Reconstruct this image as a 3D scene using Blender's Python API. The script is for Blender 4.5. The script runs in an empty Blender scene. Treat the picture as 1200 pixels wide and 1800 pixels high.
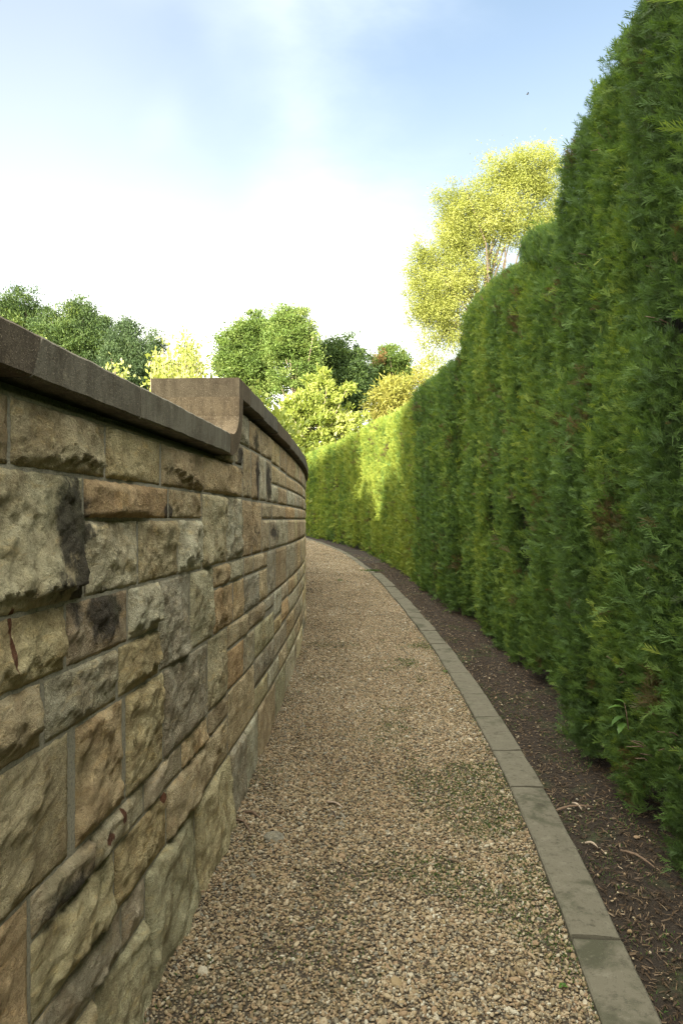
import bpy, bmesh, math, random
import numpy as np
from mathutils import Vector, Matrix, noise as mnoise

rng = np.random.default_rng(7)
random.seed(7)
scene = bpy.context.scene
COL = scene.collection

# ------------------------------------------------------------------ camera
EYE = 1.55
cam_d = bpy.data.cameras.new("camera")
cam = bpy.data.objects.new("camera", cam_d)
COL.objects.link(cam)
cam.location = (0, 0, EYE)
cam.rotation_euler = (math.radians(90), 0, 0)
cam_d.sensor_fit = 'VERTICAL'
cam_d.sensor_height = 36.0
cam_d.lens = 25.0
cam_d.shift_y = 13 / 1800
cam_d.clip_start = 0.05
cam_d.clip_end = 3000
scene.camera = cam

# ------------------------------------------------------------------ sun, sky, exposure
SUN_TAN = 0.20
SUN_EL = math.atan(SUN_TAN)
SUN_AZ = (-0.5, -0.866)                       # horizontal direction towards the sun
to_sun = Vector((SUN_AZ[0] * math.cos(SUN_EL), SUN_AZ[1] * math.cos(SUN_EL), math.sin(SUN_EL)))
sun_d = bpy.data.lights.new("sun", 'SUN')
sun_d.energy = 3.8
sun_d.angle = math.radians(0.55)
sun_d.color = (1.0, 0.89, 0.68)
sun = bpy.data.objects.new("sun", sun_d)
COL.objects.link(sun)
sun.rotation_euler = (-to_sun).to_track_quat('-Z', 'Y').to_euler()
sun.location = (-20, -30, 15)

world = bpy.data.worlds.new("World")
scene.world = world
world.use_nodes = True
world.cycles.sampling_method = 'MANUAL'
world.cycles.sample_map_resolution = 1024
wt = world.node_tree
for n in list(wt.nodes):
    wt.nodes.remove(n)
def WN(t, **k):
    n = wt.nodes.new(t)
    for a, b in k.items():
        setattr(n, a, b)
    return n
w_out = WN('ShaderNodeOutputWorld')
w_bg = WN('ShaderNodeBackground')
w_bg.inputs['Strength'].default_value = 0.065
w_sky = WN('ShaderNodeTexSky', sky_type='NISHITA')
w_sky.sun_disc = False
w_sky.sun_elevation = SUN_EL
w_sky.sun_rotation = math.atan2(SUN_AZ[0], SUN_AZ[1])
w_sky.altitude = 100
w_sky.air_density = 1.0
w_sky.dust_density = 2.0
w_sky.ozone_density = 0.7
w_tc = WN('ShaderNodeTexCoord')
w_dot = WN('ShaderNodeVectorMath', operation='DOT_PRODUCT')
w_dot.inputs[1].default_value = (0.42, 0.72, 0.553)      # middle of the blue gap in the broken cloud
w_map = WN('ShaderNodeMapping')
w_map.inputs['Scale'].default_value = (1.0, 1.0, 2.2)
w_n1 = WN('ShaderNodeTexNoise')
w_n1.inputs['Scale'].default_value = 2.1
w_n1.inputs['Detail'].default_value = 7
w_n1.inputs['Roughness'].default_value = 0.55
w_n1.inputs['Distortion'].default_value = 0.25
w_a = WN('ShaderNodeMath', operation='MULTIPLY_ADD')       # noise*0.6-0.3
w_a.inputs[1].default_value = 0.22
w_a.inputs[2].default_value = -0.11
w_b = WN('ShaderNodeMath', operation='SUBTRACT')
w_r = WN('ShaderNodeMapRange', interpolation_type='SMOOTHSTEP')
w_r.inputs['From Min'].default_value = 0.985
w_r.inputs['From Max'].default_value = 0.72
w_mix = WN('ShaderNodeMix', data_type='RGBA')
w_mix.inputs['B'].default_value = (25.0, 24.0, 21.6, 1)
w_off = WN('ShaderNodeMapping')
w_off.inputs['Location'].default_value = (-10.327, 5.220, -16.394)
w_n2 = WN('ShaderNodeTexNoise')
w_n2.inputs['Scale'].default_value = 0.9
w_n2.inputs['Detail'].default_value = 4
w_n2.inputs['Roughness'].default_value = 0.5
w_t = WN('ShaderNodeMapRange', interpolation_type='SMOOTHSTEP')
w_t.inputs['From Min'].default_value = 0.36
w_t.inputs['From Max'].default_value = 0.64
w_t.inputs['To Min'].default_value = 0.03
w_thick = WN('ShaderNodeMath', operation='MULTIPLY')
w_sc = WN('ShaderNodeMath', operation='POWER')
w_sc.inputs[1].default_value = 1.6
# pale veil towards the horizon
w_sep = WN('ShaderNodeSeparateXYZ')
w_h = WN('ShaderNodeMapRange', interpolation_type='SMOOTHSTEP')
w_h.inputs['From Min'].default_value = 0.64
w_h.inputs['From Max'].default_value = 0.02
w_h.inputs['To Max'].default_value = 0.82
w_h.inputs['To Min'].default_value = 0.06
w_mix2 = WN('ShaderNodeMix', data_type='RGBA')
w_mix2.inputs['B'].default_value = (3.75, 3.7, 3.5, 1)
L = wt.links.new
L(w_tc.outputs['Generated'], w_dot.inputs[0])
L(w_tc.outputs['Generated'], w_map.inputs['Vector'])
L(w_map.outputs[0], w_n1.inputs['Vector'])
L(w_n1.outputs[0], w_a.inputs[0])
L(w_dot.outputs['Value'], w_b.inputs[0])
L(w_a.outputs[0], w_b.inputs[1])
L(w_b.outputs[0], w_r.inputs['Value'])
L(w_tc.outputs['Generated'], w_sep.inputs[0])
L(w_sep.outputs['Z'], w_h.inputs['Value'])
L(w_sky.outputs[0], w_mix2.inputs['A'])
L(w_h.outputs[0], w_mix2.inputs['Factor'])
L(w_mix2.outputs['Result'], w_mix.inputs['A'])
L(w_r.outputs[0], w_sc.inputs[0])
L(w_tc.outputs['Generated'], w_off.inputs['Vector'])
L(w_off.outputs[0], w_n2.inputs['Vector'])
L(w_n2.outputs[0], w_t.inputs['Value'])
L(w_sc.outputs[0], w_thick.inputs[0])
L(w_t.outputs[0], w_thick.inputs[1])
L(w_thick.outputs[0], w_mix.inputs['Factor'])
w_low = WN('ShaderNodeMapRange', interpolation_type='SMOOTHSTEP')
w_low.inputs['From Min'].default_value = -0.03
w_low.inputs['From Max'].default_value = -0.005
w_grd = WN('ShaderNodeMix', data_type='RGBA')
w_grd.inputs['A'].default_value = (0.06, 0.06, 0.045, 1)
L(w_sep.outputs['Z'], w_low.inputs['Value'])
L(w_low.outputs[0], w_grd.inputs['Factor'])
L(w_mix.outputs['Result'], w_grd.inputs['B'])
L(w_grd.outputs['Result'], w_bg.inputs['Color'])
L(w_bg.outputs[0], w_out.inputs[0])

scene.view_settings.view_transform = 'Standard'
scene.view_settings.look = 'None'
scene.view_settings.gamma = 1.0
scene.view_settings.use_curve_mapping = False
scene.view_settings.exposure = 2.5
scene.cycles.use_denoising = True
scene.cycles.denoising_prefilter = 'NONE'
scene.cycles.denoising_quality = 'HIGH'
scene.cycles.denoising_input_passes = 'RGB_ALBEDO_NORMAL'
scene.cycles.use_light_tree = False
scene.cycles.pixel_filter_type = 'BLACKMAN_HARRIS'
scene.cycles.filter_width = 1.4
scene.cycles.use_adaptive_sampling = False
scene.cycles.max_bounces = 6
scene.cycles.diffuse_bounces = 4
scene.cycles.transparent_max_bounces = 8

# ------------------------------------------------------------------ helpers
def tag(o, label=None, cat=None, group=None, kind=None):
    if label: o['label'] = label
    if cat: o['category'] = cat
    if group: o['group'] = group
    if kind: o['kind'] = kind
    return o

def mesh_from(name, verts, faces, smooth=False):
    me = bpy.data.meshes.new(name)
    me.from_pydata([tuple(v) for v in verts], [], [tuple(f) for f in faces])
    if smooth:
        me.polygons.foreach_set('use_smooth', [True] * len(me.polygons))
    me.update()
    return me

def mesh_np(name, verts, faces_flat, nside, smooth=False):
    """verts (n,3), faces (m,nside) as numpy"""
    me = bpy.data.meshes.new(name)
    v = np.asarray(verts, np.float32); f = np.asarray(faces_flat, np.int32).reshape(-1, nside)
    me.vertices.add(len(v)); me.vertices.foreach_set('co', v.ravel())
    me.loops.add(f.size); me.loops.foreach_set('vertex_index', f.ravel())
    me.polygons.add(len(f))
    me.polygons.foreach_set('loop_start', np.arange(0, f.size, nside, dtype=np.int32))
    if smooth:
        me.polygons.foreach_set('use_smooth', np.ones(len(f), bool))
    me.update(calc_edges=True)
    me.validate()
    return me

def link(name, me, mat=None, parent=None, loc=None):
    o = bpy.data.objects.new(name, me)
    if mat is not None and me is not None and not me.materials:
        me.materials.append(mat)
    COL.objects.link(o)
    if loc is not None: o.location = loc
    if parent is not None: o.parent = parent
    return o

def empty(name, loc=(0, 0, 0)):
    o = bpy.data.objects.new(name, None)
    o.empty_display_size = 0.2
    COL.objects.link(o)
    o.location = loc
    return o

def attr(me, name, vals, typ='FLOAT', dom='POINT'):
    a = me.attributes.new(name, typ, dom)
    a.data.foreach_set('vector' if typ == 'FLOAT_VECTOR' else 'value', np.asarray(vals).ravel())

def fbm(x, y, z, oct=4):
    return mnoise.fractal(Vector((x, y, z)), 1.0, 2.0, oct)

# smooth numpy value noise (for big arrays)
_tab = np.random.default_rng(3).random((64, 64, 64)).astype(np.float32)
def vnoise(p, scale=1.0, oct=3, seed=0):
    p = np.asarray(p, float) * scale + seed * 7.31
    out = np.zeros(len(p)); amp = 1.0; tot = 0.0
    for _ in range(oct):
        i = np.floor(p).astype(int); f = p - i; f = f * f * (3 - 2 * f)
        i0 = i & 63; i1 = (i + 1) & 63
        def T(a, b, c): return _tab[a, b, c]
        x0, y0, z0 = i0.T; x1, y1, z1 = i1.T; fx, fy, fz = f.T
        c = ((T(x0, y0, z0) * (1 - fx) + T(x1, y0, z0) * fx) * (1 - fy) + (T(x0, y1, z0) * (1 - fx) + T(x1, y1, z0) * fx) * fy) * (1 - fz) \
          + ((T(x0, y0, z1) * (1 - fx) + T(x1, y0, z1) * fx) * (1 - fy) + (T(x0, y1, z1) * (1 - fx) + T(x1, y1, z1) * fx) * fy) * fz
        out += c * amp; tot += amp; amp *= 0.5; p = p * 2.03 + 11.7
    return out / tot                      # 0..1

def hermite(xs, ys):
    xs = np.asarray(xs, float); ys = np.asarray(ys, float)
    m = np.gradient(ys, xs)
    def f(x):
        x = np.asarray(x, float)
        i = np.clip(np.searchsorted(xs, x) - 1, 0, len(xs) - 2)
        h = xs[i + 1] - xs[i]; t = (x - xs[i]) / h
        tt = np.clip(t, 0, 1)
        v = (2*tt**3 - 3*tt**2 + 1) * ys[i] + (tt**3 - 2*tt**2 + tt) * h * m[i] + (-2*tt**3 + 3*tt**2) * ys[i+1] + (tt**3 - tt**2) * h * m[i+1]
        v = v + np.where(t < 0, t * h * m[0], 0) + np.where(t > 1, (t - 1) * h * m[-1], 0)
        return v
    return f

# ------------------------------------------------------------------ layout of the place
SLOPE = 0.044
def ground_z(d):
    return SLOPE * (np.clip(d, -12, 30) - 3.0)

K, YC, R1, R2 = -0.45, 7.5, 62.0, 45.0          # curve of the wall face: two tangent arcs
def wall_pt(s, off=0.0):
    s = np.asarray(s, float)
    R = np.where(s < 0, R1, R2); t = s / R
    x = K - R * (1 - np.cos(t)); y = YC + R * np.sin(t)
    return x + off * np.cos(t), y + off * np.sin(t)
F_PX, Y0_PX = 1250.0, 913.0
def s_at(px, off=0.02):
    u = (px - 600) / F_PX
    lo, hi = -9.0, 2.2
    for _ in range(50):
        m = (lo + hi) / 2
        x, y = wall_pt(m, off)
        if x - u * y < 0: lo = m
        else: hi = m
    return lo

_k = 0.985
kerb_lat = hermite(np.array([-4, -1, 2.232, 3.128, 3.952, 4.867, 6.15, 8.34, 11, 13.83, 16.3, 18.77, 22.1, 26, 30]) * _k,
                   np.array([0.02, .48, .822, .901, .948, .973, .984, .934, .80, .609, .33, 0, -.709, -1.9, -3.5]) * _k)
hedge_lat = hermite([-4, 0, 3, 5, 7.5, 10.4, 13.8, 17, 20.6, 24.4, 30],
                    [0.9, 1.22, 1.43, 1.50, 1.52, 1.42, 1.15, .82, .27, -.95, -3.3])

# ------------------------------------------------------------------ materials
def new_mat(name):
    m = bpy.data.materials.new(name)
    m.use_nodes = True
    nt = m.node_tree
    b = nt.nodes['Principled BSDF']
    return m, nt, b

def N(nt, t, ins=None, **k):
    n = nt.nodes.new(t)
    for a, v in k.items():
        setattr(n, a, v)
    if ins:
        for a, v in ins.items():
            if hasattr(v, 'is_linked') or hasattr(v, 'links'):
                nt.links.new(v, n.inputs[a])
            else:
                n.inputs[a].default_value = v
    return n

def mixc(nt, fac, a, b, blend='MIX'):
    n = nt.nodes.new('ShaderNodeMix'); n.data_type = 'RGBA'; n.blend_type = blend
    for key, v in (('Factor', fac), ('A', a), ('B', b)):
        if hasattr(v, 'links'): nt.links.new(v, n.inputs[key])
        elif isinstance(v, (int, float)): n.inputs[key].default_value = v
        else: n.inputs[key].default_value = (*v, 1) if len(v) == 3 else v
    return n.outputs['Result']

def ramp(nt, val, lo, hi, t0=0.0, t1=1.0):
    n = nt.nodes.new('ShaderNodeMapRange'); n.interpolation_type = 'SMOOTHSTEP'
    nt.links.new(val, n.inputs['Value'])
    n.inputs['From Min'].default_value = lo; n.inputs['From Max'].default_value = hi
    n.inputs['To Min'].default_value = t0; n.inputs['To Max'].default_value = t1
    return n.outputs[0]

def noise_n(nt, vec, scale, detail=4, rough=0.55, dist=0.0):
    n = nt.nodes.new('ShaderNodeTexNoise')
    nt.links.new(vec, n.inputs['Vector'])
    n.inputs['Scale'].default_value = scale; n.inputs['Detail'].default_value = detail
    n.inputs['Roughness'].default_value = rough; n.inputs['Distortion'].default_value = dist
    return n.outputs[0]

def math_n(nt, op, a, b=None):
    n = nt.nodes.new('ShaderNodeMath'); n.operation = op
    for i, v in enumerate((a, b)):
        if v is None: continue
        if hasattr(v, 'links'): nt.links.new(v, n.inputs[i])
        else: n.inputs[i].default_value = v
    return n.outputs[0]

def mapped(nt, vec, scale):
    n = nt.nodes.new('ShaderNodeMapping')
    nt.links.new(vec, n.inputs['Vector']); n.inputs['Scale'].default_value = scale
    return n.outputs[0]

def bump(nt, bsdf, h, strength, dist, prev=None):
    n = nt.nodes.new('ShaderNodeBump')
    n.inputs['Strength'].default_value = strength; n.inputs['Distance'].default_value = dist
    nt.links.new(h, n.inputs['Height'])
    if prev is not None: nt.links.new(prev, n.inputs['Normal'])
    nt.links.new(n.outputs[0], bsdf.inputs['Normal'])
    return n.outputs[0]

def shifted_pos(nt):
    """world position moved by a per-object random amount, so that no two stones share grain"""
    g = N(nt, 'ShaderNodeNewGeometry'); oi = N(nt, 'ShaderNodeObjectInfo')
    v = N(nt, 'ShaderNodeVectorMath', operation='MULTIPLY_ADD')
    c = N(nt, 'ShaderNodeCombineXYZ')
    r = math_n(nt, 'MULTIPLY', oi.outputs['Random'], 37.0)
    for i in range(3): nt.links.new(r, c.inputs[i])
    v.inputs[1].default_value = (1, 1, 1)
    nt.links.new(g.outputs['Position'], v.inputs[0]); nt.links.new(c.outputs[0], v.inputs[2])
    return v.outputs[0], g.outputs['Position'], oi

def mat_stone():
    m, nt, b = new_mat('sandstone')
    p, wp, oi = shifted_pos(nt)
    base = oi.outputs['Color']
    n1 = noise_n(nt, p, 7, 5, .6, .4)
    n2 = noise_n(nt, p, 38, 5, .65)
    n3 = noise_n(nt, p, 160, 3, .6)
    st = noise_n(nt, mapped(nt, p, (9, 9, 30)), 1.0, 4, .6, .8)       # sedimentary banding
    c = mixc(nt, ramp(nt, n1, .35, .7), base, mixc(nt, 1.0, base, (.62, .56, .50), 'MULTIPLY'))
    c = mixc(nt, ramp(nt, st, .52, .75, 0, .45), c, mixc(nt, 1.0, base, (1.25, 1.02, .68), 'MULTIPLY'))
    c = mixc(nt, ramp(nt, n2, .50, .72, 0, .55), c, mixc(nt, 1.0, base, (1.35, 1.33, 1.25), 'MULTIPLY'))
    c = mixc(nt, ramp(nt, n2, .47, .28, 0, .6), c, mixc(nt, 1.0, base, (.42, .38, .33), 'MULTIPLY'))
    c = mixc(nt, ramp(nt, n3, .5, .25, 0, .6), c, mixc(nt, 1.0, base, (.45, .42, .38), 'MULTIPLY'))
    # lichen / soot stains with their own shapes
    sa = N(nt, 'ShaderNodeAttribute', attribute_name='stain')
    sm = math_n(nt, 'ADD', sa.outputs['Fac'], math_n(nt, 'MULTIPLY', math_n(nt, 'SUBTRACT', n2, .5), 1.1))
    c = mixc(nt, ramp(nt, sm, .32, .75, 0, .88), c, (.030, .027, .022))
    ru = N(nt, 'ShaderNodeAttribute', attribute_name='rust')
    c = mixc(nt, ramp(nt, ru.outputs['Fac'], .4, .6, 0, .9), c, (.11, .028, .012))
    al = noise_n(nt, p, 4.2, 3)
    c = mixc(nt, ramp(nt, al, .56, .74, 0, .38), c, (.115, .125, .058))
    nt.links.new(c, b.inputs['Base Color'])
    b.inputs['Roughness'].default_value = .92
    b.inputs['Specular IOR Level'].default_value = .25
    v = N(nt, 'ShaderNodeTexVoronoi', feature='F1'); v.inputs['Scale'].default_value = 70
    nt.links.new(p, v.inputs['Vector'])
    n4 = noise_n(nt, p, 75, 6, .8)
    h = math_n(nt, 'ADD', math_n(nt, 'MULTIPLY', n4, 1.6), math_n(nt, 'MULTIPLY', n3, .5))
    h = math_n(nt, 'ADD', h, math_n(nt, 'MULTIPLY', v.outputs['Distance'], .35))
    h = math_n(nt, 'ADD', h, math_n(nt, 'MULTIPLY', n2, .6))
    bump(nt, b, h, 1.0, .011)
    return m

def mat_mortar():
    m, nt, b = new_mat('mortar')
    g = N(nt, 'ShaderNodeNewGeometry'); p = g.outputs['Position']
    n1 = noise_n(nt, p, 6, 4); n2 = noise_n(nt, p, 120, 3)
    c = mixc(nt, n1, (.20, .19, .135), (.32, .30, .22))
    c = mixc(nt, ramp(nt, n2, .55, .3, 0, .6), c, (.10, .095, .07))
    nt.links.new(c, b.inputs['Base Color']); b.inputs['Roughness'].default_value = .95
    bump(nt, b, n2, .6, .004)
    return m

def mat_coping():
    m, nt, b = new_mat('coping_sandstone')
    p, wp, oi = shifted_pos(nt)
    base = oi.outputs['Color']
    streak = noise_n(nt, mapped(nt, p, (30, 30, 5.0)), 1.0, 6, .7)
    n1 = noise_n(nt, p, 5, 5, .6); n2 = noise_n(nt, p, 90, 3, .7)
    v = N(nt, 'ShaderNodeTexNoise'); v.inputs['Scale'].default_value = 260; v.inputs['Detail'].default_value = 2
    nt.links.new(p, v.inputs['Vector'])
    c = mixc(nt, ramp(nt, streak, .35, .68), mixc(nt, 1, base, (1.15, 1.15, 1.1), 'MULTIPLY'), mixc(nt, 1, base, (.72, .70, .66), 'MULTIPLY'))
    c = mixc(nt, ramp(nt, n1, .46, .70, 0, .8), c, mixc(nt, 1, base, (.50, .46, .40), 'MULTIPLY'))
    n5 = noise_n(nt, p, 13, 6, .7)
    c = mixc(nt, ramp(nt, n5, .56, .74, 0, .65), c, mixc(nt, 1, base, (1.75, 1.72, 1.6), 'MULTIPLY'))
    c = mixc(nt, ramp(nt, n2, .48, .28, 0, .7), c, mixc(nt, 1, base, (.45, .42, .38), 'MULTIPLY'))
    c = mixc(nt, ramp(nt, v.outputs[0], .6, .72, 0, .8), c, (.32, .27, .19))
    nt.links.new(c, b.inputs['Base Color']); b.inputs['Roughness'].default_value = .9
    b.inputs['Specular IOR Level'].default_value = .25
    bump(nt, b, math_n(nt, 'ADD', n2, math_n(nt, 'MULTIPLY', v.outputs[0], .5)), .55, .004)
    return m

def mat_kerb():
    m, nt, b = new_mat('kerb_sandstone')
    p, wp, oi = shifted_pos(nt)
    n1 = noise_n(nt, p, 5, 5, .6, .3); n2 = noise_n(nt, p, 60, 4, .65); n3 = noise_n(nt, p, 240, 2)
    c = mixc(nt, n1, (.080, .074, .052), (.140, .130, .094))
    c = mixc(nt, ramp(nt, n1, .50, .68, 0, .85), c, (.040, .042, .024))
    n6 = noise_n(nt, p, 17, 5, .7)
    c = mixc(nt, ramp(nt, n6, .55, .70, 0, .4), c, (.17, .158, .118))
    c = mixc(nt, ramp(nt, n6, .46, .30, 0, .7), c, (.042, .038, .026))
    c = mixc(nt, ramp(nt, n2, .45, .28, 0, .7), c, (.045, .043, .032))
    c = mixc(nt, ramp(nt, n3, .62, .75, 0, .6), c, (.17, .16, .125))
    nt.links.new(c, b.inputs['Base Color']); b.inputs['Roughness'].default_value = .93
    b.inputs['Specular IOR Level'].default_value = .2
    bump(nt, b, math_n(nt, 'ADD', n2, math_n(nt, 'MULTIPLY', n3, .4)), .5, .004)
    return m

def mat_pebble():
    m, nt, b = new_mat('pebble')
    a = N(nt, 'ShaderNodeAttribute', attribute_type='INSTANCER', attribute_name='tint')
    cr = N(nt, 'ShaderNodeValToRGB')
    nt.links.new(a.outputs['Fac'], cr.inputs[0])
    e = cr.color_ramp; e.interpolation = 'LINEAR'
    stops = [(p_, (.59 * c_[0], .61 * c_[1], .55 * c_[2])) for p_, c_ in [(0, (.075, .06, .05)), (.10, (.15, .10, .06)), (.28, (.29, .215, .125)), (.38, (.27, .25, .215)), (.50, (.38, .285, .165)),
             (.62, (.36, .24, .155)), (.76, (.47, .365, .245)), (.90, (.53, .44, .33)), (1, (.60, .55, .47))]]
    while len(e.elements) < len(stops): e.elements.new(.5)
    for el, (pos, c) in zip(e.elements, stops):
        el.position = pos; el.color = (*c, 1)
    g = N(nt, 'ShaderNodeNewGeometry')
    n = noise_n(nt, g.outputs['Position'], 420, 3)
    c = mixc(nt, ramp(nt, n, .6, .3, 0, .45), cr.outputs[0], mixc(nt, 1, cr.outputs[0], (.55, .5, .42), 'MULTIPLY'))
    nt.links.new(c, b.inputs['Base Color']); b.inputs['Roughness'].default_value = .7
    b.inputs['Specular IOR Level'].default_value = .3
    return m

def mat_gravel_base():
    m, nt, b = new_mat('gravel_bed')
    g = N(nt, 'ShaderNodeNewGeometry'); p = g.outputs['Position']
    v = N(nt, 'ShaderNodeTexVoronoi', feature='F1'); v.inputs['Scale'].default_value = 85
    nt.links.new(p, v.inputs['Vector'])
    hs = N(nt, 'ShaderNodeSeparateColor'); nt.links.new(v.outputs['Color'], hs.inputs[0])
    c = mixc(nt, hs.outputs[0], (.075, .057, .032), (.165, .125, .075))
    c = mixc(nt, ramp(nt, v.outputs['Distance'], .25, .6), c, (.030, .022, .012))
    n1 = noise_n(nt, p, 1.6, 4)
    c = mixc(nt, ramp(nt, n1, .52, .7, 0, .4), c, (.12, .11, .05))
    nt.links.new(c, b.inputs['Base Color']); b.inputs['Roughness'].default_value = .95
    inv = math_n(nt, 'SUBTRACT', 1.0, v.outputs['Distance'])
    bump(nt, b, inv, 1.0, .006)
    return m

def mat_soil():
    m, nt, b = new_mat('soil')
    g = N(nt, 'ShaderNodeNewGeometry'); p = g.outputs['Position']
    n1 = noise_n(nt, p, 5, 5, .6); n2 = noise_n(nt, p, 45, 5, .7)
    c = mixc(nt, n1, (.010, .0062, .0026), (.027, .0168, .0064))
    c = mixc(nt, ramp(nt, n2, .55, .75, 0, .7), c, (.055, .038, .022))
    mo = noise_n(nt, p, 3.1, 4)
    c = mixc(nt, ramp(nt, mo, .55, .7, 0, .65), c, (.040, .060, .016))
    nt.links.new(c, b.inputs['Base Color']); b.inputs['Roughness'].default_value = .97
    bump(nt, b, math_n(nt, 'ADD', n2, n1), 1.0, .02)
    return m

def mat_ground():
    m, nt, b = new_mat('grass_ground')
    g = N(nt, 'ShaderNodeNewGeometry'); p = g.outputs['Position']
    n1 = noise_n(nt, p, .4, 4); n2 = noise_n(nt, p, 9, 4)
    c = mixc(nt, n1, (.045, .075, .02), (.08, .11, .03))
    c = mixc(nt, ramp(nt, n2, .5, .75, 0, .5), c, (.10, .085, .04))
    nt.links.new(c, b.inputs['Base Color']); b.inputs['Roughness'].default_value = .95
    bump(nt, b, n2, .8, .05)
    return m

def mat_leaf(name, stops, inst=False, transl=.35, rough=.6, spec=.25):
    """leaf whose colour runs through `stops` with the attribute tint (its own colour, leaf by leaf)"""
    m, nt, b = new_mat(name)
    a = N(nt, 'ShaderNodeAttribute', attribute_name='tint', attribute_type='INSTANCER' if inst else 'GEOMETRY')
    cr = N(nt, 'ShaderNodeValToRGB'); nt.links.new(a.outputs['Fac'], cr.inputs[0])
    e = cr.color_ramp
    while len(e.elements) < len(stops): e.elements.new(.5)
    for el, (pos, c) in zip(e.elements, stops):
        el.position = pos; el.color = (*c, 1)
    nt.links.new(cr.outputs[0], b.inputs['Base Color'])
    b.inputs['Roughness'].default_value = rough; b.inputs['Specular IOR Level'].default_value = spec
    t = N(nt, 'ShaderNodeBsdfTranslucent')
    tc = mixc(nt, 1, cr.outputs[0], (1.25, 1.2, .6), 'MULTIPLY')
    nt.links.new(tc, t.inputs['Color'])
    ms = N(nt, 'ShaderNodeMixShader'); ms.inputs[0].default_value = transl
    nt.links.new(b.outputs[0], ms.inputs[1]); nt.links.new(t.outputs[0], ms.inputs[2])
    nt.links.new(ms.outputs[0], nt.nodes['Material Output'].inputs[0])
    return m

def mat_bark(name, c0, c1, scale=14):
    m, nt, b = new_mat(name)
    g = N(nt, 'ShaderNodeNewGeometry'); p = g.outputs['Position']
    n1 = noise_n(nt, mapped(nt, p, (1, 1, .25)), scale, 5, .65, .3)
    nt.links.new(mixc(nt, n1, c0, c1), b.inputs['Base Color'])
    b.inputs['Roughness'].default_value = .9
    bump(nt, b, n1, .8, .02)
    return m

M_STONE = mat_stone(); M_MORTAR = mat_mortar(); M_COPING = mat_coping(); M_KERB = mat_kerb()
M_PEBBLE = mat_pebble(); M_GRAVEL = mat_gravel_base(); M_SOIL = mat_soil(); M_GROUND = mat_ground()
M_BARK = mat_bark('bark', (.05, .036, .024), (.15, .115, .08))
M_PALEBARK = mat_bark('pale_bark', (.16, .12, .08), (.38, .31, .23))
M_TWIG = mat_bark('dead_twig', (.07, .045, .028), (.22, .15, .095), 40)
M_CORE = mat_bark('hedge_interior', (.010, .011, .006), (.026, .026, .013), 9)  # near-black colour stands in for the shade inside the hedge

# ------------------------------------------------------------------ scattering by geometry nodes (uncountable stuff only)
def proto_collection(name, meshes, mat):
    c = bpy.data.collections.new(name)
    for i, me in enumerate(meshes):
        me.materials.append(mat)
        c.objects.link(bpy.data.objects.new('%s_%02d' % (name, i), me))
    return c

def scatter(name, pts, rot, scl, tint, protos, parent=None):
    me = bpy.data.meshes.new(name)
    me.vertices.add(len(pts)); me.vertices.foreach_set('co', np.asarray(pts, np.float32).ravel())
    attr(me, 'rot', np.asarray(rot, np.float32), 'FLOAT_VECTOR')
    attr(me, 'scl', np.asarray(scl, np.float32), 'FLOAT_VECTOR')
    attr(me, 'tint', np.asarray(tint, np.float32))
    attr(me, 'pick', rng.integers(0, len(protos.objects), len(pts)).astype(np.int32), 'INT')
    me.update()
    ng = bpy.data.node_groups.new(name + '_nodes', 'GeometryNodeTree')
    ng.interface.new_socket('Geometry', in_out='INPUT', socket_type='NodeSocketGeometry')
    ng.interface.new_socket('Geometry', in_out='OUTPUT', socket_type='NodeSocketGeometry')
    gi = ng.nodes.new('NodeGroupInput'); go = ng.nodes.new('NodeGroupOutput')
    ci = ng.nodes.new('GeometryNodeCollectionInfo')
    ci.inputs['Collection'].default_value = protos
    ci.inputs['Separate Children'].default_value = True
    ci.inputs['Reset Children'].default_value = True
    ip = ng.nodes.new('GeometryNodeInstanceOnPoints')
    ip.inputs['Pick Instance'].default_value = True
    def named(nm, t):
        n = ng.nodes.new('GeometryNodeInputNamedAttribute'); n.data_type = t
        n.inputs['Name'].default_value = nm
        return n.outputs['Attribute']
    e2r = ng.nodes.new('FunctionNodeEulerToRotation')
    ng.links.new(named('rot', 'FLOAT_VECTOR'), e2r.inputs[0])
    ng.links.new(e2r.outputs[0], ip.inputs['Rotation'])
    ng.links.new(named('scl', 'FLOAT_VECTOR'), ip.inputs['Scale'])
    ng.links.new(named('pick', 'INT'), ip.inputs['Instance Index'])
    ng.links.new(gi.outputs[0], ip.inputs['Points'])
    ng.links.new(ci.outputs[0], ip.inputs['Instance'])
    ng.links.new(ip.outputs[0], go.inputs[0])
    o = bpy.data.objects.new(name, me)
    COL.objects.link(o)
    if parent is not None: o.parent = parent
    md = o.modifiers.new('scatter', 'NODES'); md.node_group = ng
    return o

def euler_from(xa, ya, za):
    """columns xa, ya, za (n,3) of rotation matrices -> XYZ euler angles"""
    ry = -np.arcsin(np.clip(xa[:, 2], -1, 1))
    rx = np.arctan2(ya[:, 2], za[:, 2]); rz = np.arctan2(xa[:, 1], xa[:, 0])
    return np.stack([rx, ry, rz], 1)

def norm(v):
    return v / np.maximum(np.linalg.norm(v, axis=1, keepdims=True), 1e-9)

# ------------------------------------------------------------------ ground
def build_ground():
    ys = np.concatenate([[-600, -100, -30], np.arange(-12, 31, 3.0), [60, 150, 400, 1500]])
    xs = np.array([-900, -200, -60, -20, -8, -3, 0, 3, 8, 20, 60, 200, 900])
    v = [(x, y, float(ground_z(y)) - .06) for y in ys for x in xs]
    nx = len(xs)
    f = [(j*nx+i, j*nx+i+1, (j+1)*nx+i+1, (j+1)*nx+i) for j in range(len(ys)-1) for i in range(nx-1)]
    tag(link('ground', mesh_from('ground', v, f), M_GROUND), kind='structure')

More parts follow.
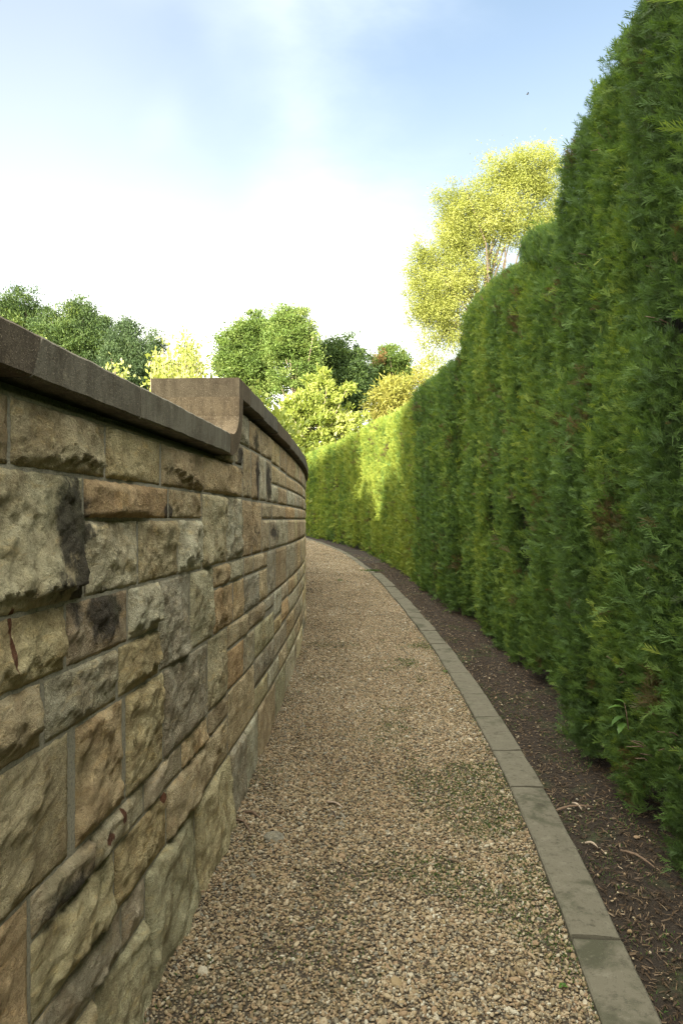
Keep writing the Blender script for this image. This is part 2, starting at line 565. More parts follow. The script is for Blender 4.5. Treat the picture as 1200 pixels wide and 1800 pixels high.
def strip(name, lat_l, lat_r, d0, d1, dz, mat, nd=120, nw=6, rough=0.0):
    ds = np.linspace(d0, d1, nd); v = []
    for d in ds:
        a = float(lat_l(d)); b = float(lat_r(d))
        for j in range(nw):
            t = j / (nw - 1); x = a + (b - a) * t
            z = float(ground_z(d)) + dz + (rough * fbm(x * 3, d * 3, 0.3) if rough else 0)
            v.append((x, d, z))
    f = [(i*nw+j, i*nw+j+1, (i+1)*nw+j+1, (i+1)*nw+j) for i in range(nd-1) for j in range(nw-1)]
    return tag(link(name, mesh_from(name, v, f, True), mat), kind='structure')

def wall_lat(d):
    R = np.where(d < YC, R1, R2)
    return K - (R - np.sqrt(np.maximum(R*R - (d - YC)**2, 0)))

build_ground()
strip('gravel_path', lambda d: wall_lat(d) - .05, lambda d: kerb_lat(d) + .03, -4, 29, 0.0, M_GRAVEL)
strip('soil_bed', lambda d: kerb_lat(d) + .10, lambda d: hedge_lat(d) + 1.6, -4, 29, -0.012, M_SOIL, 160, 14, .012)

# ------------------------------------------------------------------ the sandstone wall
CZ = dict(cap=1.825, a=1.666, b=1.55, c=1.337, ds=1.229, d=1.168, e=1.010, f2=.895, f=.683, g=.573, g2=.53, h=.372, i=.231)
BASE = -0.25
# colours of sandstone, linear
ST = {k: tuple(2.2 * c * w_ for c, w_ in zip(v, (.98, 1.05, 1.04))) for k, v in {'buff': (.27, .225, .135), 'grey': (.23, .215, .165), 'tan': (.285, .195, .105), 'orange': (.30, .165, .07),
      'purple': (.185, .158, .128), 'brown': (.20, .135, .08), 'pale': (.33, .30, .22), 'dark': (.125, .105, .08),
      'yellow': (.30, .235, .115), 'pink': (.25, .175, .125), 'white': (.36, .34, .27), 'green': (.205, .195, .115)}.items()}
# (left px, right px, top z, bottom z, colour): the joints as read off the photograph
STONES = [
 (-95, 23, 1.825, 1.666, 'tan'), (25, 190, 1.825, 1.666, 'buff'), (191, 286, 1.827, 1.666, 'yellow'), (288, 360, 1.827, 1.666, 'tan'),
 (361, 429, 1.835, 1.666, 'tan'),
 (-95, 152, 1.666, 1.337, 'buff'), (153, 300, 1.666, 1.55, 'orange'), (301, 357, 1.666, 1.55, 'tan'),
 (153, 246, 1.55, 1.337, 'pale'), (248, 316, 1.55, 1.337, 'buff'), (317, 358, 1.55, 1.337, 'pale'),
 (359, 401, 1.666, 1.337, 'buff'), (402, 428, 1.666, 1.337, 'grey'), (429, 445, 1.66, 1.337, 'brown'), (446, 462, 1.66, 1.337, 'brown'),
 (463, 480, 1.66, 1.55, 'brown'), (481, 503, 1.66, 1.55, 'brown'), (504, 519, 1.66, 1.55, 'orange'),
 (463, 476, 1.55, 1.337, 'dark'), (477, 488, 1.55, 1.337, 'purple'), (489, 507, 1.55, 1.337, 'grey'), (508, 519, 1.55, 1.337, 'brown'),
 (-95, 120, 1.337, 1.168, 'yellow'), (122, 229, 1.337, 1.168, 'pink'), (230, 284, 1.337, 1.168, 'grey'),
 (285, 337, 1.337, 1.010, 'purple'), (338, 377, 1.337, 1.015, 'buff'),
 (378, 404, 1.337, 1.229, 'tan'), (405, 431, 1.337, 1.229, 'pale'), (432, 448, 1.337, 1.229, 'tan'), (449, 472, 1.337, 1.229, 'brown'),
 (378, 412, 1.229, 1.018, 'orange'), (413, 432, 1.229, 1.018, 'tan'), (433, 457, 1.229, 1.02, 'purple'), (458, 472, 1.229, 1.022, 'tan'),
 (473, 486, 1.337, 1.028, 'purple'), (487, 505, 1.337, 1.03, 'brown'), (506, 519, 1.337, 1.034, 'dark'),
 (-95, 79, 1.168, 1.010, 'tan'), (84, 210, 1.168, 1.008, 'grey'), (213, 283, 1.168, 1.008, 'yellow'),
 (-95, 127, 1.008, .683, 'buff'), (138, 221, 1.008, .683, 'tan'), (226, 291, 1.008, .683, 'yellow'), (292, 368, 1.010, .683, 'purple'),
 (369, 402, 1.018, .688, 'buff'), (403, 438, 1.020, .897, 'tan'), (439, 466, 1.022, .903, 'brown'), (467, 483, 1.026, .93, 'purple'),
 (484, 496, 1.03, .83, 'white'), (497, 508, 1.035, .905, 'purple'), (509, 519, 1.037, .89, 'tan'),
 (403, 431, .893, .69, 'orange'), (432, 449, .898, .69, 'grey'), (450, 483, .90, .70, 'green'), (497, 508, .90, .73, 'orange'), (509, 519, .885, .73, 'grey'),
 (484, 496, .825, .71, 'yellow'),
 (60, 165, .683, .573, 'brown'), (166, 257, .683, .573, 'pale'), (258, 322, .683, .573, 'purple'), (323, 368, .683, .573, 'tan'), (369, 403, .688, .573, 'brown'),
 (404, 449, .69, .374, 'tan'), (450, 483, .70, .53, 'purple'), (484, 504, .712, .54, 'purple'), (505, 519, .725, .54, 'tan'),
 (-95, 57, .683, .231, 'orange'), (60, 205, .573, .372, 'green'), (206, 296, .573, .372, 'yellow'), (297, 403, .573, .374, 'tan'),
 (450, 473, .526, .376, 'yellow'), (474, 491, .526, .38, 'grey'), (492, 506, .535, .38, 'tan'), (507, 519, .535, .38, 'green'),
 (60, 217, .372, .231, 'purple'), (219, 259, .372, .231, 'pink'), (260, 345, .372, BASE, 'green'), (346, 407, .372, BASE, 'yellow'),
 (408, 432, .374, BASE, 'purple'), (433, 455, .374, BASE, 'grey'), (456, 486, .376, BASE, 'brown'), (487, 504, .378, BASE, 'green'), (505, 519, .378, BASE, 'grey'),
 (-95, 170, .231, BASE, 'buff'), (172, 259, .231, BASE, 'green'),
 # raised part of the wall beyond the swept-up coping
 (399, 415, 1.945, 1.838, 'pale'), (416, 428, 1.955, 1.838, 'dark'), (417, 440, 2.135, 1.957, 'grey'), (441, 461, 2.13, 1.957, 'tan'), (462, 479, 2.125, 1.955, 'tan'),
 (480, 494, 2.12, 1.94, 'yellow'), (495, 505, 2.115, 1.93, 'brown'), (506, 519, 2.11, 1.92, 'tan'),
 (430, 444, 1.955, 1.668, 'tan'), (445, 458, 1.955, 1.664, 'brown'), (459, 470, 1.953, 1.664, 'white'), (471, 479, 1.953, 1.662, 'dark'),
 (480, 491, 1.936, 1.80, 'buff'), (492, 504, 1.925, 1.80, 'tan'), (505, 519, 1.915, 1.80, 'tan'),
 (480, 490, 1.80, 1.662, 'pale'), (491, 506, 1.80, 1.662, 'brown'), (507, 519, 1.80, 1.662, 'white'),
]
BLACK = [  # black lichen: centre px, z, half width in m, half height, strength
 (132, 1.53, .10, .13, 1.15), (140, 1.45, .06, .17, 1.0), (188, 1.28, .12, .085, 1.0), (100, 1.38, .10, .07, .6), (452, 1.45, .20, .10, .55), (437, 1.72, .16, .10, .5), (425, 1.88, .10, .10, .8),
 (455, 1.80, .10, .15, .9), (474, 1.80, .10, .14, 1.0), (485, 1.46, .25, .07, .7), (452, 2.03, .12, .08, .7), (120, .60, .16, .05, .75), (470, .60, .30, .07, .5), (300, 1.58, .05, .03, 1.0)]
RUST = [(192, .632, .035, .022), (216, .652, .018, .020), (290, .560, .030, .014), (25, 1.30, .012, .10)]

wall_root = empty('stone_wall', (K, 4.0, 0.0))
tag(wall_root, 'curving rough sandstone block wall with dark coping along the left of the gravel path', 'wall')
WR = Vector(wall_root.location)

def stone(s0, s1, zt, zb, col, seed, fine):
    """one rock-faced block: margins near the joints, broken facets, an undercut lip low on the face"""
    j = .0055
    s0 += j; s1 -= j; zt -= j; zb += j if zb > BASE else 0
    r = random.Random(seed)
    cell = fine
    w, h = s1 - s0, zt - zb
    nu = max(5, min(46, int(w / cell))); nv = max(5, min(38, int(h / cell)))
    sc, zc = (s0 + s1) / 2, (zt + zb) / 2
    bulge = r.uniform(.009, .024) * (1.0 if s1 < -3.6 else .6) + (.022 if zb <= BASE else 0)
    planes = [(r.uniform(.75, 1.25) * bulge, r.uniform(-.11, .11), r.uniform(-.09, .12)) for _ in range(4)]
    lip = r.random() < .6 and h > .12 and zb > BASE
    lip_h = min(.26 * h, r.uniform(.022, .055)); lip_slope = r.uniform(-.12, .12)
    ox, oz = r.uniform(0, 50), r.uniform(0, 50)
    V = []; stain = []; rust = []
    for iv in range(nv + 1):
        for iu in range(nu + 1):
            s = s0 + w * iu / nu; z = zb + h * iv / nv
            es = min(s - s0, s1 - s); ez_t = zt - z; ez_b = z - zb
            wob = .006 * mnoise.noise(Vector((s * 22 + ox, z * 22, 1.7)))
            e = min(es, ez_t, ez_b if zb > BASE else 9) + wob
            k = max(0.0, min(1.0, e / .015)); k = k * k * (3 - 2 * k)
            a = min(p0 + px_ * (s - sc) + pz * (zc - z) for p0, px_, pz in planes)
            a = max(a, .004)
            n1 = fbm(s * 6 + ox, z * 6 + oz, .5, 3); n2 = fbm(s * 22 + ox, z * 26 + oz, 2.5, 3)
            cellv = mnoise.cell_vector(Vector((s * 11 + ox + n1 * .8, z * 13 + oz + n1 * .8, 0)))[0]
            n5 = fbm(s * 70 + ox, z * 80 + oz, 4.5, 2)
            a += .013 * n1 + .0070 * n2 + .006 * (cellv - .5) + .0032 * n5
            if lip:
                jag = zb + lip_h * (1.0 + .75 * mnoise.noise(Vector((s * 16 + ox, 3.1, oz))) + .5 * mnoise.noise(Vector((s * 45 + ox, 7.1, oz)))) + lip_slope * (s - sc)
                if z < jag:
                    a = a * .22 + .004
                elif z < jag + .10:
                    a += .008 * (1 - (z - jag) / .10)
            o = .010 + k * max(a, .0) * (1.0 if s1 < -3.6 else .6)
            # ragged margin outline
            ss = s; zz = z
            if iu in (0, nu): ss += .004 * mnoise.noise(Vector((z * 30, ox, 0)))
            if iv in (0, nv): zz += .004 * mnoise.noise(Vector((s * 30, oz, 0)))
            x, y = wall_pt(ss, o)
            V.append((float(x), float(y), zz))
            st = 0.0
            for bx, bz, bw, bh, bs in BLACK_S:
                q = ((s - bx) / bw) ** 2 + ((z - bz) / bh) ** 2
                if q < 2.5: st = max(st, bs * max(0, 1 - q * .55) + .25 * n2)
            ru = 0.0
            for bx, bz, bw, bh in RUST_S:
                q = ((s - bx) / bw) ** 2 + ((z - bz) / bh) ** 2
                if q < 3: ru = max(ru, 1 - .55 * q + .5 * n2 + .3 * n1)
            stain.append(st); rust.append(ru)
    Fc = []
    W = nu + 1
    for iv in range(nv):
        for iu in range(nu):
            Fc.append((iv*W+iu, iv*W+iu+1, (iv+1)*W+iu+1, (iv+1)*W+iu))
    # sides running back into the mortar
    ring = [i for i in range(W)] + [iv*W+nu for iv in range(1, nv+1)] + [nv*W+iu for iu in range(nu-1, -1, -1)] + [iv*W for iv in range(nv-1, 0, -1)]
    b0 = len(V)
    for i in ring:
        x, y, z = V[i]
        c = math.hypot(1, 0)
        t = ((y - YC) / (R1 if y < YC else R2))
        V.append((x - .05, y - .05 * t, z)); stain.append(0); rust.append(0)
    n = len(ring)
    for k_ in range(n):
        a, b = ring[k_], ring[(k_+1) % n]
        Fc.append((b, a, b0 + k_, b0 + (k_+1) % n))
    cx, cy = wall_pt(sc, 0.0)
    org = Vector((float(cx), float(cy), zc))
    me = mesh_from('stone', [(v[0]-org.x, v[1]-org.y, v[2]-org.z) for v in V], Fc, True)
    attr(me, 'stain', stain); attr(me, 'rust', rust)
    o = link('stone', me, M_STONE, wall_root, org - WR)
    c = tuple((.46 * a_ + .54 * b_) for a_, b_ in zip(ST[col], (.545, .485, .315))); jv = r.uniform(.86, 1.14); jh = r.uniform(-.05, .05)
    o.color = (c[0]*jv*(1+jh), c[1]*jv, c[2]*jv*(1-jh), 1)
    return o

BLACK_S = [(s_at(px), z, bw, bh, st) for px, z, bw, bh, st in BLACK]
RUST_S = [(s_at(px), z, bw, bh) for px, z, bw, bh in RUST]
S_519 = s_at(519)
for i, (xl, xr, zt, zb, col) in enumerate(STONES):
    s0 = s_at(xl) if xl > -90 else s_at(0) - random.uniform(.05, .30)
    s1 = S_519 if xr == 519 else s_at(xr)
    fine = .0095 if s1 < -4.3 else (.013 if s1 < -3 else .02)
    stone(s0, s1, zt, zb, col, 100 + i, fine)
# courses that run on: behind the viewer and round the bend
def run_on(sa, sb, levels, seed):
    r = random.Random(seed)
    keys = ['buff', 'tan', 'grey', 'brown', 'purple', 'yellow', 'pale', 'tan', 'dark', 'pink']
    for zt, zb in zip(levels[:-1], levels[1:]):
        s = sa
        while s < sb - .05:
            e = min(sb, s + r.uniform(.22, .52))
            if sb - e < .16: e = sb
            stone(s, e, zt, zb, r.choice(keys), r.randint(0, 99999), .03)
            s = e
run_on(-7.6, s_at(0) - .31, [1.825, 1.666, 1.55, 1.337, 1.168, 1.010, .683, .573, .372, .231, BASE], 5)
run_on(S_519, 6.0, [2.11, 1.92, 1.80, 1.662, 1.55, 1.337, 1.034, .89, .727, .54, .38, BASE], 9)

def sweep(s0, s1, section, ds=.15, slant=(0, 0), wear=0.0):
    """solid swept along the wall: section = list of (offset, z), counter-clockwise seen from the near end"""
    n = max(2, int((s1 - s0) / ds) + 1); V = []
    zs = [z for _, z in section]; zl, zh = min(zs), max(zs)
    for i in range(n):
        t = i / (n - 1); s = s0 + (s1 - s0) * t
        for o, z in section:
            if wear and o > 0:
                o += wear * fbm(s * 9, z * 30, 1.3, 3); z += wear * fbm(s * 11, o * 30, 5.1, 3) - (wear * 1.6 if fbm(s * 3.1, .4, 8.8, 3) > .55 and z > zh - .012 else 0)
            k = (z - zl) / (zh - zl) - .5
            x, y = wall_pt(s + (slant[0] * (1 - t) + slant[1] * t) * k, o)
            V.append((float(x), float(y), z))
    m = len(section)
    Fc = [(i*m+j, i*m+(j+1) % m, (i+1)*m+(j+1) % m, (i+1)*m+j) for i in range(n-1) for j in range(m)]
    Fc.append(tuple(range(m))[::-1]); Fc.append(tuple((n-1)*m+j for j in range(m)))
    return V, Fc

S_END = -4.07                                    # where the low coping meets the swept-up stone
S_UP = -3.87                                     # near face of the raised coping
V, Fc = sweep(-7.7, S_UP + .02, [(-.36, BASE), (.009, BASE), (.009, 1.829), (-.045, 1.829), (-.045, 1.864), (-.36, 1.864)], .2)
V2, Fc2 = sweep(S_UP + .02, 15.0, [(-.36, BASE), (.009, BASE), (.009, 2.115), (-.045, 2.115), (-.045, 2.17), (-.36, 2.17)], .2)
b0 = len(V)
me = mesh_from('mortar', [Vector(v) - WR for v in V + V2], Fc + [tuple(i + b0 for i in f) for f in Fc2])
link('mortar', me, M_MORTAR, wall_root)

def coping(s0, s1, z0, z1, col, slant=(0, 0), jit=0.0):
    ch = .006; a, b = .05 + jit, -.41
    sec = [(b, z0), (a - ch, z0), (a, z0 + ch), (a, z1 - ch), (a - ch, z1), (b, z1)]
    V, Fc = sweep(s0 + .004, s1 - .004, sec, .022 if s1 < -2 else .1, slant, .0028)
    cx, cy = wall_pt((s0 + s1) / 2, 0)
    org = Vector((float(cx), float(cy), (z0 + z1) / 2))
    me = mesh_from('coping_stone', [Vector(v) - org for v in V], Fc)
    o = link('coping_stone', me, M_COPING, wall_root, org - WR)
    o.color = (*col, 1)
    return o
s66, s248 = s_at(66, .05), s_at(248, .05)
coping(-7.7, s66 - .95, 1.864, 1.967, (.122, .107, .080))
coping(s66 - .95, s66, 1.864, 1.967, (.100, .083, .060), (0, .045), .001)
coping(s66, s248, 1.864, 1.967, (.130, .120, .092), (.045, 0))
coping(s248, S_END, 1.864, 1.966, (.158, .149, .114), (0, 0), .0015)
# swept-up stone: concave inner edge, convex outer edge, through the whole thickness of the wall
inner = [(-4.068, 1.966)] + [(-4.045 + .165 * math.sin(t), 2.10 - .134 * math.cos(t)) for t in np.linspace(.1, math.pi/2, 9)] + [(-3.868, 2.178)]
outer = [(-3.775, 2.178), (-3.785, 2.10), (-3.815, 2.02), (-3.865, 1.945), (-3.935, 1.890), (-4.03, 1.862), (-4.066, 1.862)]
poly = inner + outer
V = []
for o in (.052, -.41):
    for s, z in poly:
        x, y = wall_pt(s, o); V.append((float(x), float(y), z))
m = len(poly)
Fc = [(j, (j+1) % m, m + (j+1) % m, m + j) for j in range(m)] + [tuple(range(m))[::-1], tuple(range(m, 2*m))]
org = Vector((float(wall_pt(-3.95)[0]), float(wall_pt(-3.95)[1]), 2.0))
me = mesh_from('swept_coping_stone', [Vector(v) - org for v in V], Fc)
o = link('swept_coping_stone', me, M_COPING, wall_root, org - WR)
o.color = (.118, .090, .055, 1); o['label'] = 'concave swept-up coping stone joining the low and the raised coping'
top_z = hermite([-3.9, -2.92, -1.33, .97, 3, 16], [2.283, 2.262, 2.243, 2.235, 2.232, 2.232])
cuts = [S_UP] + [s_at(x, .05) for x in (440, 464, 488, 511, 526)] + [.6, 1.7, 2.9, 4.1, 5.3, 6.6, 7.9, 9.2, 10.6, 12, 13.5, 15]
for i, (a, b) in enumerate(zip(cuts[:-1], cuts[1:])):
    zt = float(top_z((a + b) / 2)) if i else 2.276
    coping(a, b, zt - .103, zt, [(.125, .100, .066), (.135, .122, .090), (.120, .112, .088)][i % 3], (0, 0), .001 * (i % 2))

# ------------------------------------------------------------------ kerb
kerb_root = empty('stone_kerb', (float(kerb_lat(4)), 4.0, float(ground_z(4))))
tag(kerb_root, 'low grey sandstone kerb curving between the gravel path and the soil bed', 'kerb')
KR = Vector(kerb_root.location)
def kerb_stone(d0, d1, w, top, seed):
    gap = .007 if d0 < 4.6 else .003
    r = random.Random(seed); n = max(3, int((d1 - d0) / .12)); V = []
    dl, dz, tilt = r.uniform(-.008, .008), r.uniform(-.005, .006), r.uniform(-.006, .006)
    ch = .007
    for i in range(n + 1):
        d = d0 + gap + (d1 - d0 - 2 * gap) * i / n
        x0 = float(kerb_lat(d)) + dl; sl = float(kerb_lat(d + .05) - kerb_lat(d - .05)) / .1
        nx, ny = 1 / math.hypot(1, sl), -sl / math.hypot(1, sl)
        z = float(ground_z(d)) + top + dz
        for o, zz in ((0, -.16), (0, -ch), (ch, 0), (w*.5, .001), (w - ch, tilt), (w, tilt - ch), (w, -.16)):
            o += .006 * mnoise.noise(Vector((d * 14, o * 9, seed))); zz += .0025 * mnoise.noise(Vector((d * 18, o * 18, seed + 5)))
            V.append((x0 + nx * o, d + ny * o, z + zz))
    m = 7
    Fc = [(i*m+j, i*m+j+1, (i+1)*m+j+1, (i+1)*m+j) for i in range(n) for j in range(m-1)]
    Fc.append(tuple(range(m))[::-1]); Fc.append(tuple(n*m+j for j in range(m)))
    org = Vector(V[3 + (n//2)*m])
    me = mesh_from('kerb_stone', [Vector(v) - org for v in V], Fc)
    link('kerb_stone', me, M_KERB, kerb_root, org - KR)
d = -2.6
ends = [-2.6, -1.9, -1.2, -.55, .1, .75, 1.36, 1.98, 2.62, 3.28, 3.94, 4.48]
while ends[-1] < 13.2: ends.append(ends[-1] + .62 + .06 * math.sin(len(ends) * 2.3))
for i, (a, b) in enumerate(zip(ends[:-1], ends[1:])):
    kerb_stone(a, b, .182, .030, i)
e = ends[-1] + .25
i = 50
while e < 27:
    kerb_stone(e, e + .8, .12, .014, i); e += .8; i += 1

# ------------------------------------------------------------------ gravel
def pebble_mesh(i):
    r = random.Random(50 + i)
    bm = bmesh.new(); bmesh.ops.create_icosphere(bm, subdivisions=1 if i % 2 else 2, radius=.5)
    ax = (r.uniform(.8, 1.25), r.uniform(.6, .9), r.uniform(.4, .7))
    for v in bm.verts:
        n = mnoise.noise(v.co * 1.7 + Vector((i * 3.3, 0, 0)))
        c = v.co * (1 + .30 * n)
        v.co = Vector((c.x * ax[0], c.y * ax[1], c.z * ax[2]))
    me = bpy.data.meshes.new('pebble'); bm.to_mesh(me); bm.free()
    me.polygons.foreach_set('use_smooth', [i % 3 != 0] * len(me.polygons))
    return me
PEB = proto_collection('pebbles', [pebble_mesh(i) for i in range(8)], M_PEBBLE)

def gravel_points(d0, d1, dens, lift, lat_l, lat_r):
    area = (d1 - d0) * 1.9
    n = int(area * dens)
    d = rng.uniform(d0, d1, n); a, b = lat_l(d), lat_r(d)
    x = a + (b - a) * rng.random(n)
    keep = rng.random(n) < (b - a) / 1.9
    d, x = d[keep], x[keep]
    z = ground_z(d) + lift + rng.uniform(-.002, .006, len(d))
    return np.stack([x, d, z], 1)
wl = lambda d: wall_lat(d) + .012
kl = lambda d: kerb_lat(d) + .0
dd = np.array([1.2, 2.5, 4, 6, 9, 13, 18, 24]); dn = np.array([13500, 13500, 13000, 11500, 8600, 6000, 3800, 2600.]); ds_ = np.array([.0112, .0112, .0114, .0118, .0132, .0152, .0185, .022])
P = gravel_points(1.2, 24, 13500, .002, wl, kl)
P = P[rng.random(len(P)) < np.interp(P[:, 1], dd, dn) / 13500]
m = vnoise(P, 2.2, 3, 4); P = P[(m < .60) | (rng.random(len(P)) < .6)]        # thinner where moss and earth show through
S = np.interp(P[:, 1], dd, ds_) * np.exp(rng.normal(0, .36, len(P)))
rot = np.stack([rng.normal(0, .5, len(P)), rng.normal(0, .5, len(P)), rng.uniform(0, 6.28, len(P))], 1)
tint = np.clip(rng.beta(2.2, 2.0, len(P)) + (vnoise(P, 1.3, 2, 2) - .5) * .35, 0, 1)
o = scatter('gravel', P, rot, np.repeat(S[:, None], 3, 1), tint, PEB)
tag(o, kind='stuff')
# scattered stones that were kicked over the kerb, lying on the soil
p = gravel_points(1.0, 18, 420, -.004, lambda d: kerb_lat(d) + .19, lambda d: kerb_lat(d) + .19 + .55)
w_ = rng.random(len(p)) < np.exp(-(p[:, 0] - kerb_lat(p[:, 1]) - .19) * 3.2) * (.25 + 1.2 * vnoise(p, 2.5, 2, 9))
p = p[w_]; n = len(p)
o = scatter('stray_gravel', p, np.stack([rng.normal(0, .5, n), rng.normal(0, .5, n), rng.uniform(0, 6.28, n)], 1),
            np.repeat((.0105 * np.exp(rng.normal(0, .35, n)))[:, None], 3, 1), np.clip(rng.beta(2.5, 1.8, n), 0, 1), PEB)
tag(o, kind='stuff')

# ------------------------------------------------------------------ clipped conifer hedges
def spray_mesh(i):
    """a small flat cypress spray: stem with alternate branchlets, each with scale-leaf tips; grows along +Y, about 1 long"""
    r = random.Random(200 + i); V = []; Fc = []
    def blade(p, d, l, w, lift):
        d = Vector(d).normalized(); s = Vector((-d.y, d.x, 0)).normalized() * w; k = len(V)
        q = Vector(p)
        V.extend([q - s * .4, q + s * .4, q + d * l * .55 + s + Vector((0, 0, lift * .4)), q + d * l + Vector((0, 0, lift)), q + d * l * .55 - s + Vector((0, 0, lift * .4))])
        Fc.append((k, k+1, k+2, k+3, k+4))
    curve = r.uniform(-.25, .25); bend = r.uniform(-.25, .1)
    def ax(t): return Vector((curve * t * t, t, bend * t * t))
    for t0 in (0, .33, .66):
        a = ax(t0); b = ax(t0 + .34); blade(a, b - a, (b - a).length * 1.1, .018, 0)
    n = 8
    for k in range(n):                                   # thin cord-like branchlets, plumed round the stem
        t = .05 + .85 * k / n; l = (.62 - .38 * t) * r.uniform(.65, 1.3)
        for sd in (-1, 1):
            ang = r.uniform(.25, .62)
            d = Vector((sd * math.sin(ang), math.cos(ang), r.uniform(-.45, .5)))
            p = ax(t); blade(p, d, l, .019, r.uniform(-.08, .10))
            if k % 2 == 0:
                d2 = Vector((sd * math.sin(ang + r.choice((-.5, .5))), math.cos(ang - .4), r.uniform(-.4, .4)))
                blade(p + d.normalized() * l * .45, d2, l * .5, .016, 0)
    return mesh_from('spray', V, Fc)

def clump_mesh(i):
    """a coarser tuft of the same foliage for the parts of the hedge seen from farther off"""
    r = random.Random(400 + i); V = []; Fc = []
    for k in range(11):
        a = r.uniform(0, 6.28); e = r.uniform(.2, 1.3)
        d = Vector((math.cos(a) * math.sin(e) * .6, math.cos(e) + .15, math.sin(a) * math.sin(e) * .6)).normalized()
        s = d.cross(Vector((r.uniform(-1, 1), r.uniform(-1, 1), r.uniform(-1, 1)))).normalized() * r.uniform(.05, .085)
        p = Vector((r.uniform(-.15, .15), r.uniform(-.1, .3), r.uniform(-.15, .15))); l = r.uniform(.45, .85); q = len(V)
        V.extend([p, p + d * l * .5 + s, p + d * l, p + d * l * .5 - s]); Fc.append((q, q+1, q+2, q+3))
    return mesh_from('tuft', V, Fc)

HEDGE_STOPS = [(0, (.14, .10, .045)), (.10, (.055, .075, .030)), (.35, (.065, .120, .036)), (.6, (.105, .180, .042)), (.82, (.175, .245, .045)), (1, (.25, .30, .055))]
M_HEDGE = mat_leaf('cypress_foliage', HEDGE_STOPS, inst=True, transl=.40)
SPRAYS = proto_collection('sprays', [spray_mesh(i) for i in range(7)], M_HEDGE)
TUFTS = proto_collection('tufts', [clump_mesh(i) for i in range(6)], M_HEDGE)

def tube(path, radii, sides=7):
    V = []; Fc = []
    path = [Vector(p) for p in path]
    for i, p in enumerate(path):
        t = (path[min(i+1, len(path)-1)] - path[max(i-1, 0)]).normalized()
        u = t.cross(Vector((0.31, 0.87, 0.2))).normalized(); w = t.cross(u)
        for k in range(sides):
            a = 6.2832 * k / sides
            V.append(p + (u * math.cos(a) + w * math.sin(a)) * radii[i])
    for i in range(len(path)-1):
        for k in range(sides):
            Fc.append((i*sides+k, i*sides+(k+1) % sides, (i+1)*sides+(k+1) % sides, (i+1)*sides+k))
    Fc.append(tuple(range(sides))[::-1]); Fc.append(tuple((len(path)-1)*sides+k for k in range(sides)))
    return V, Fc

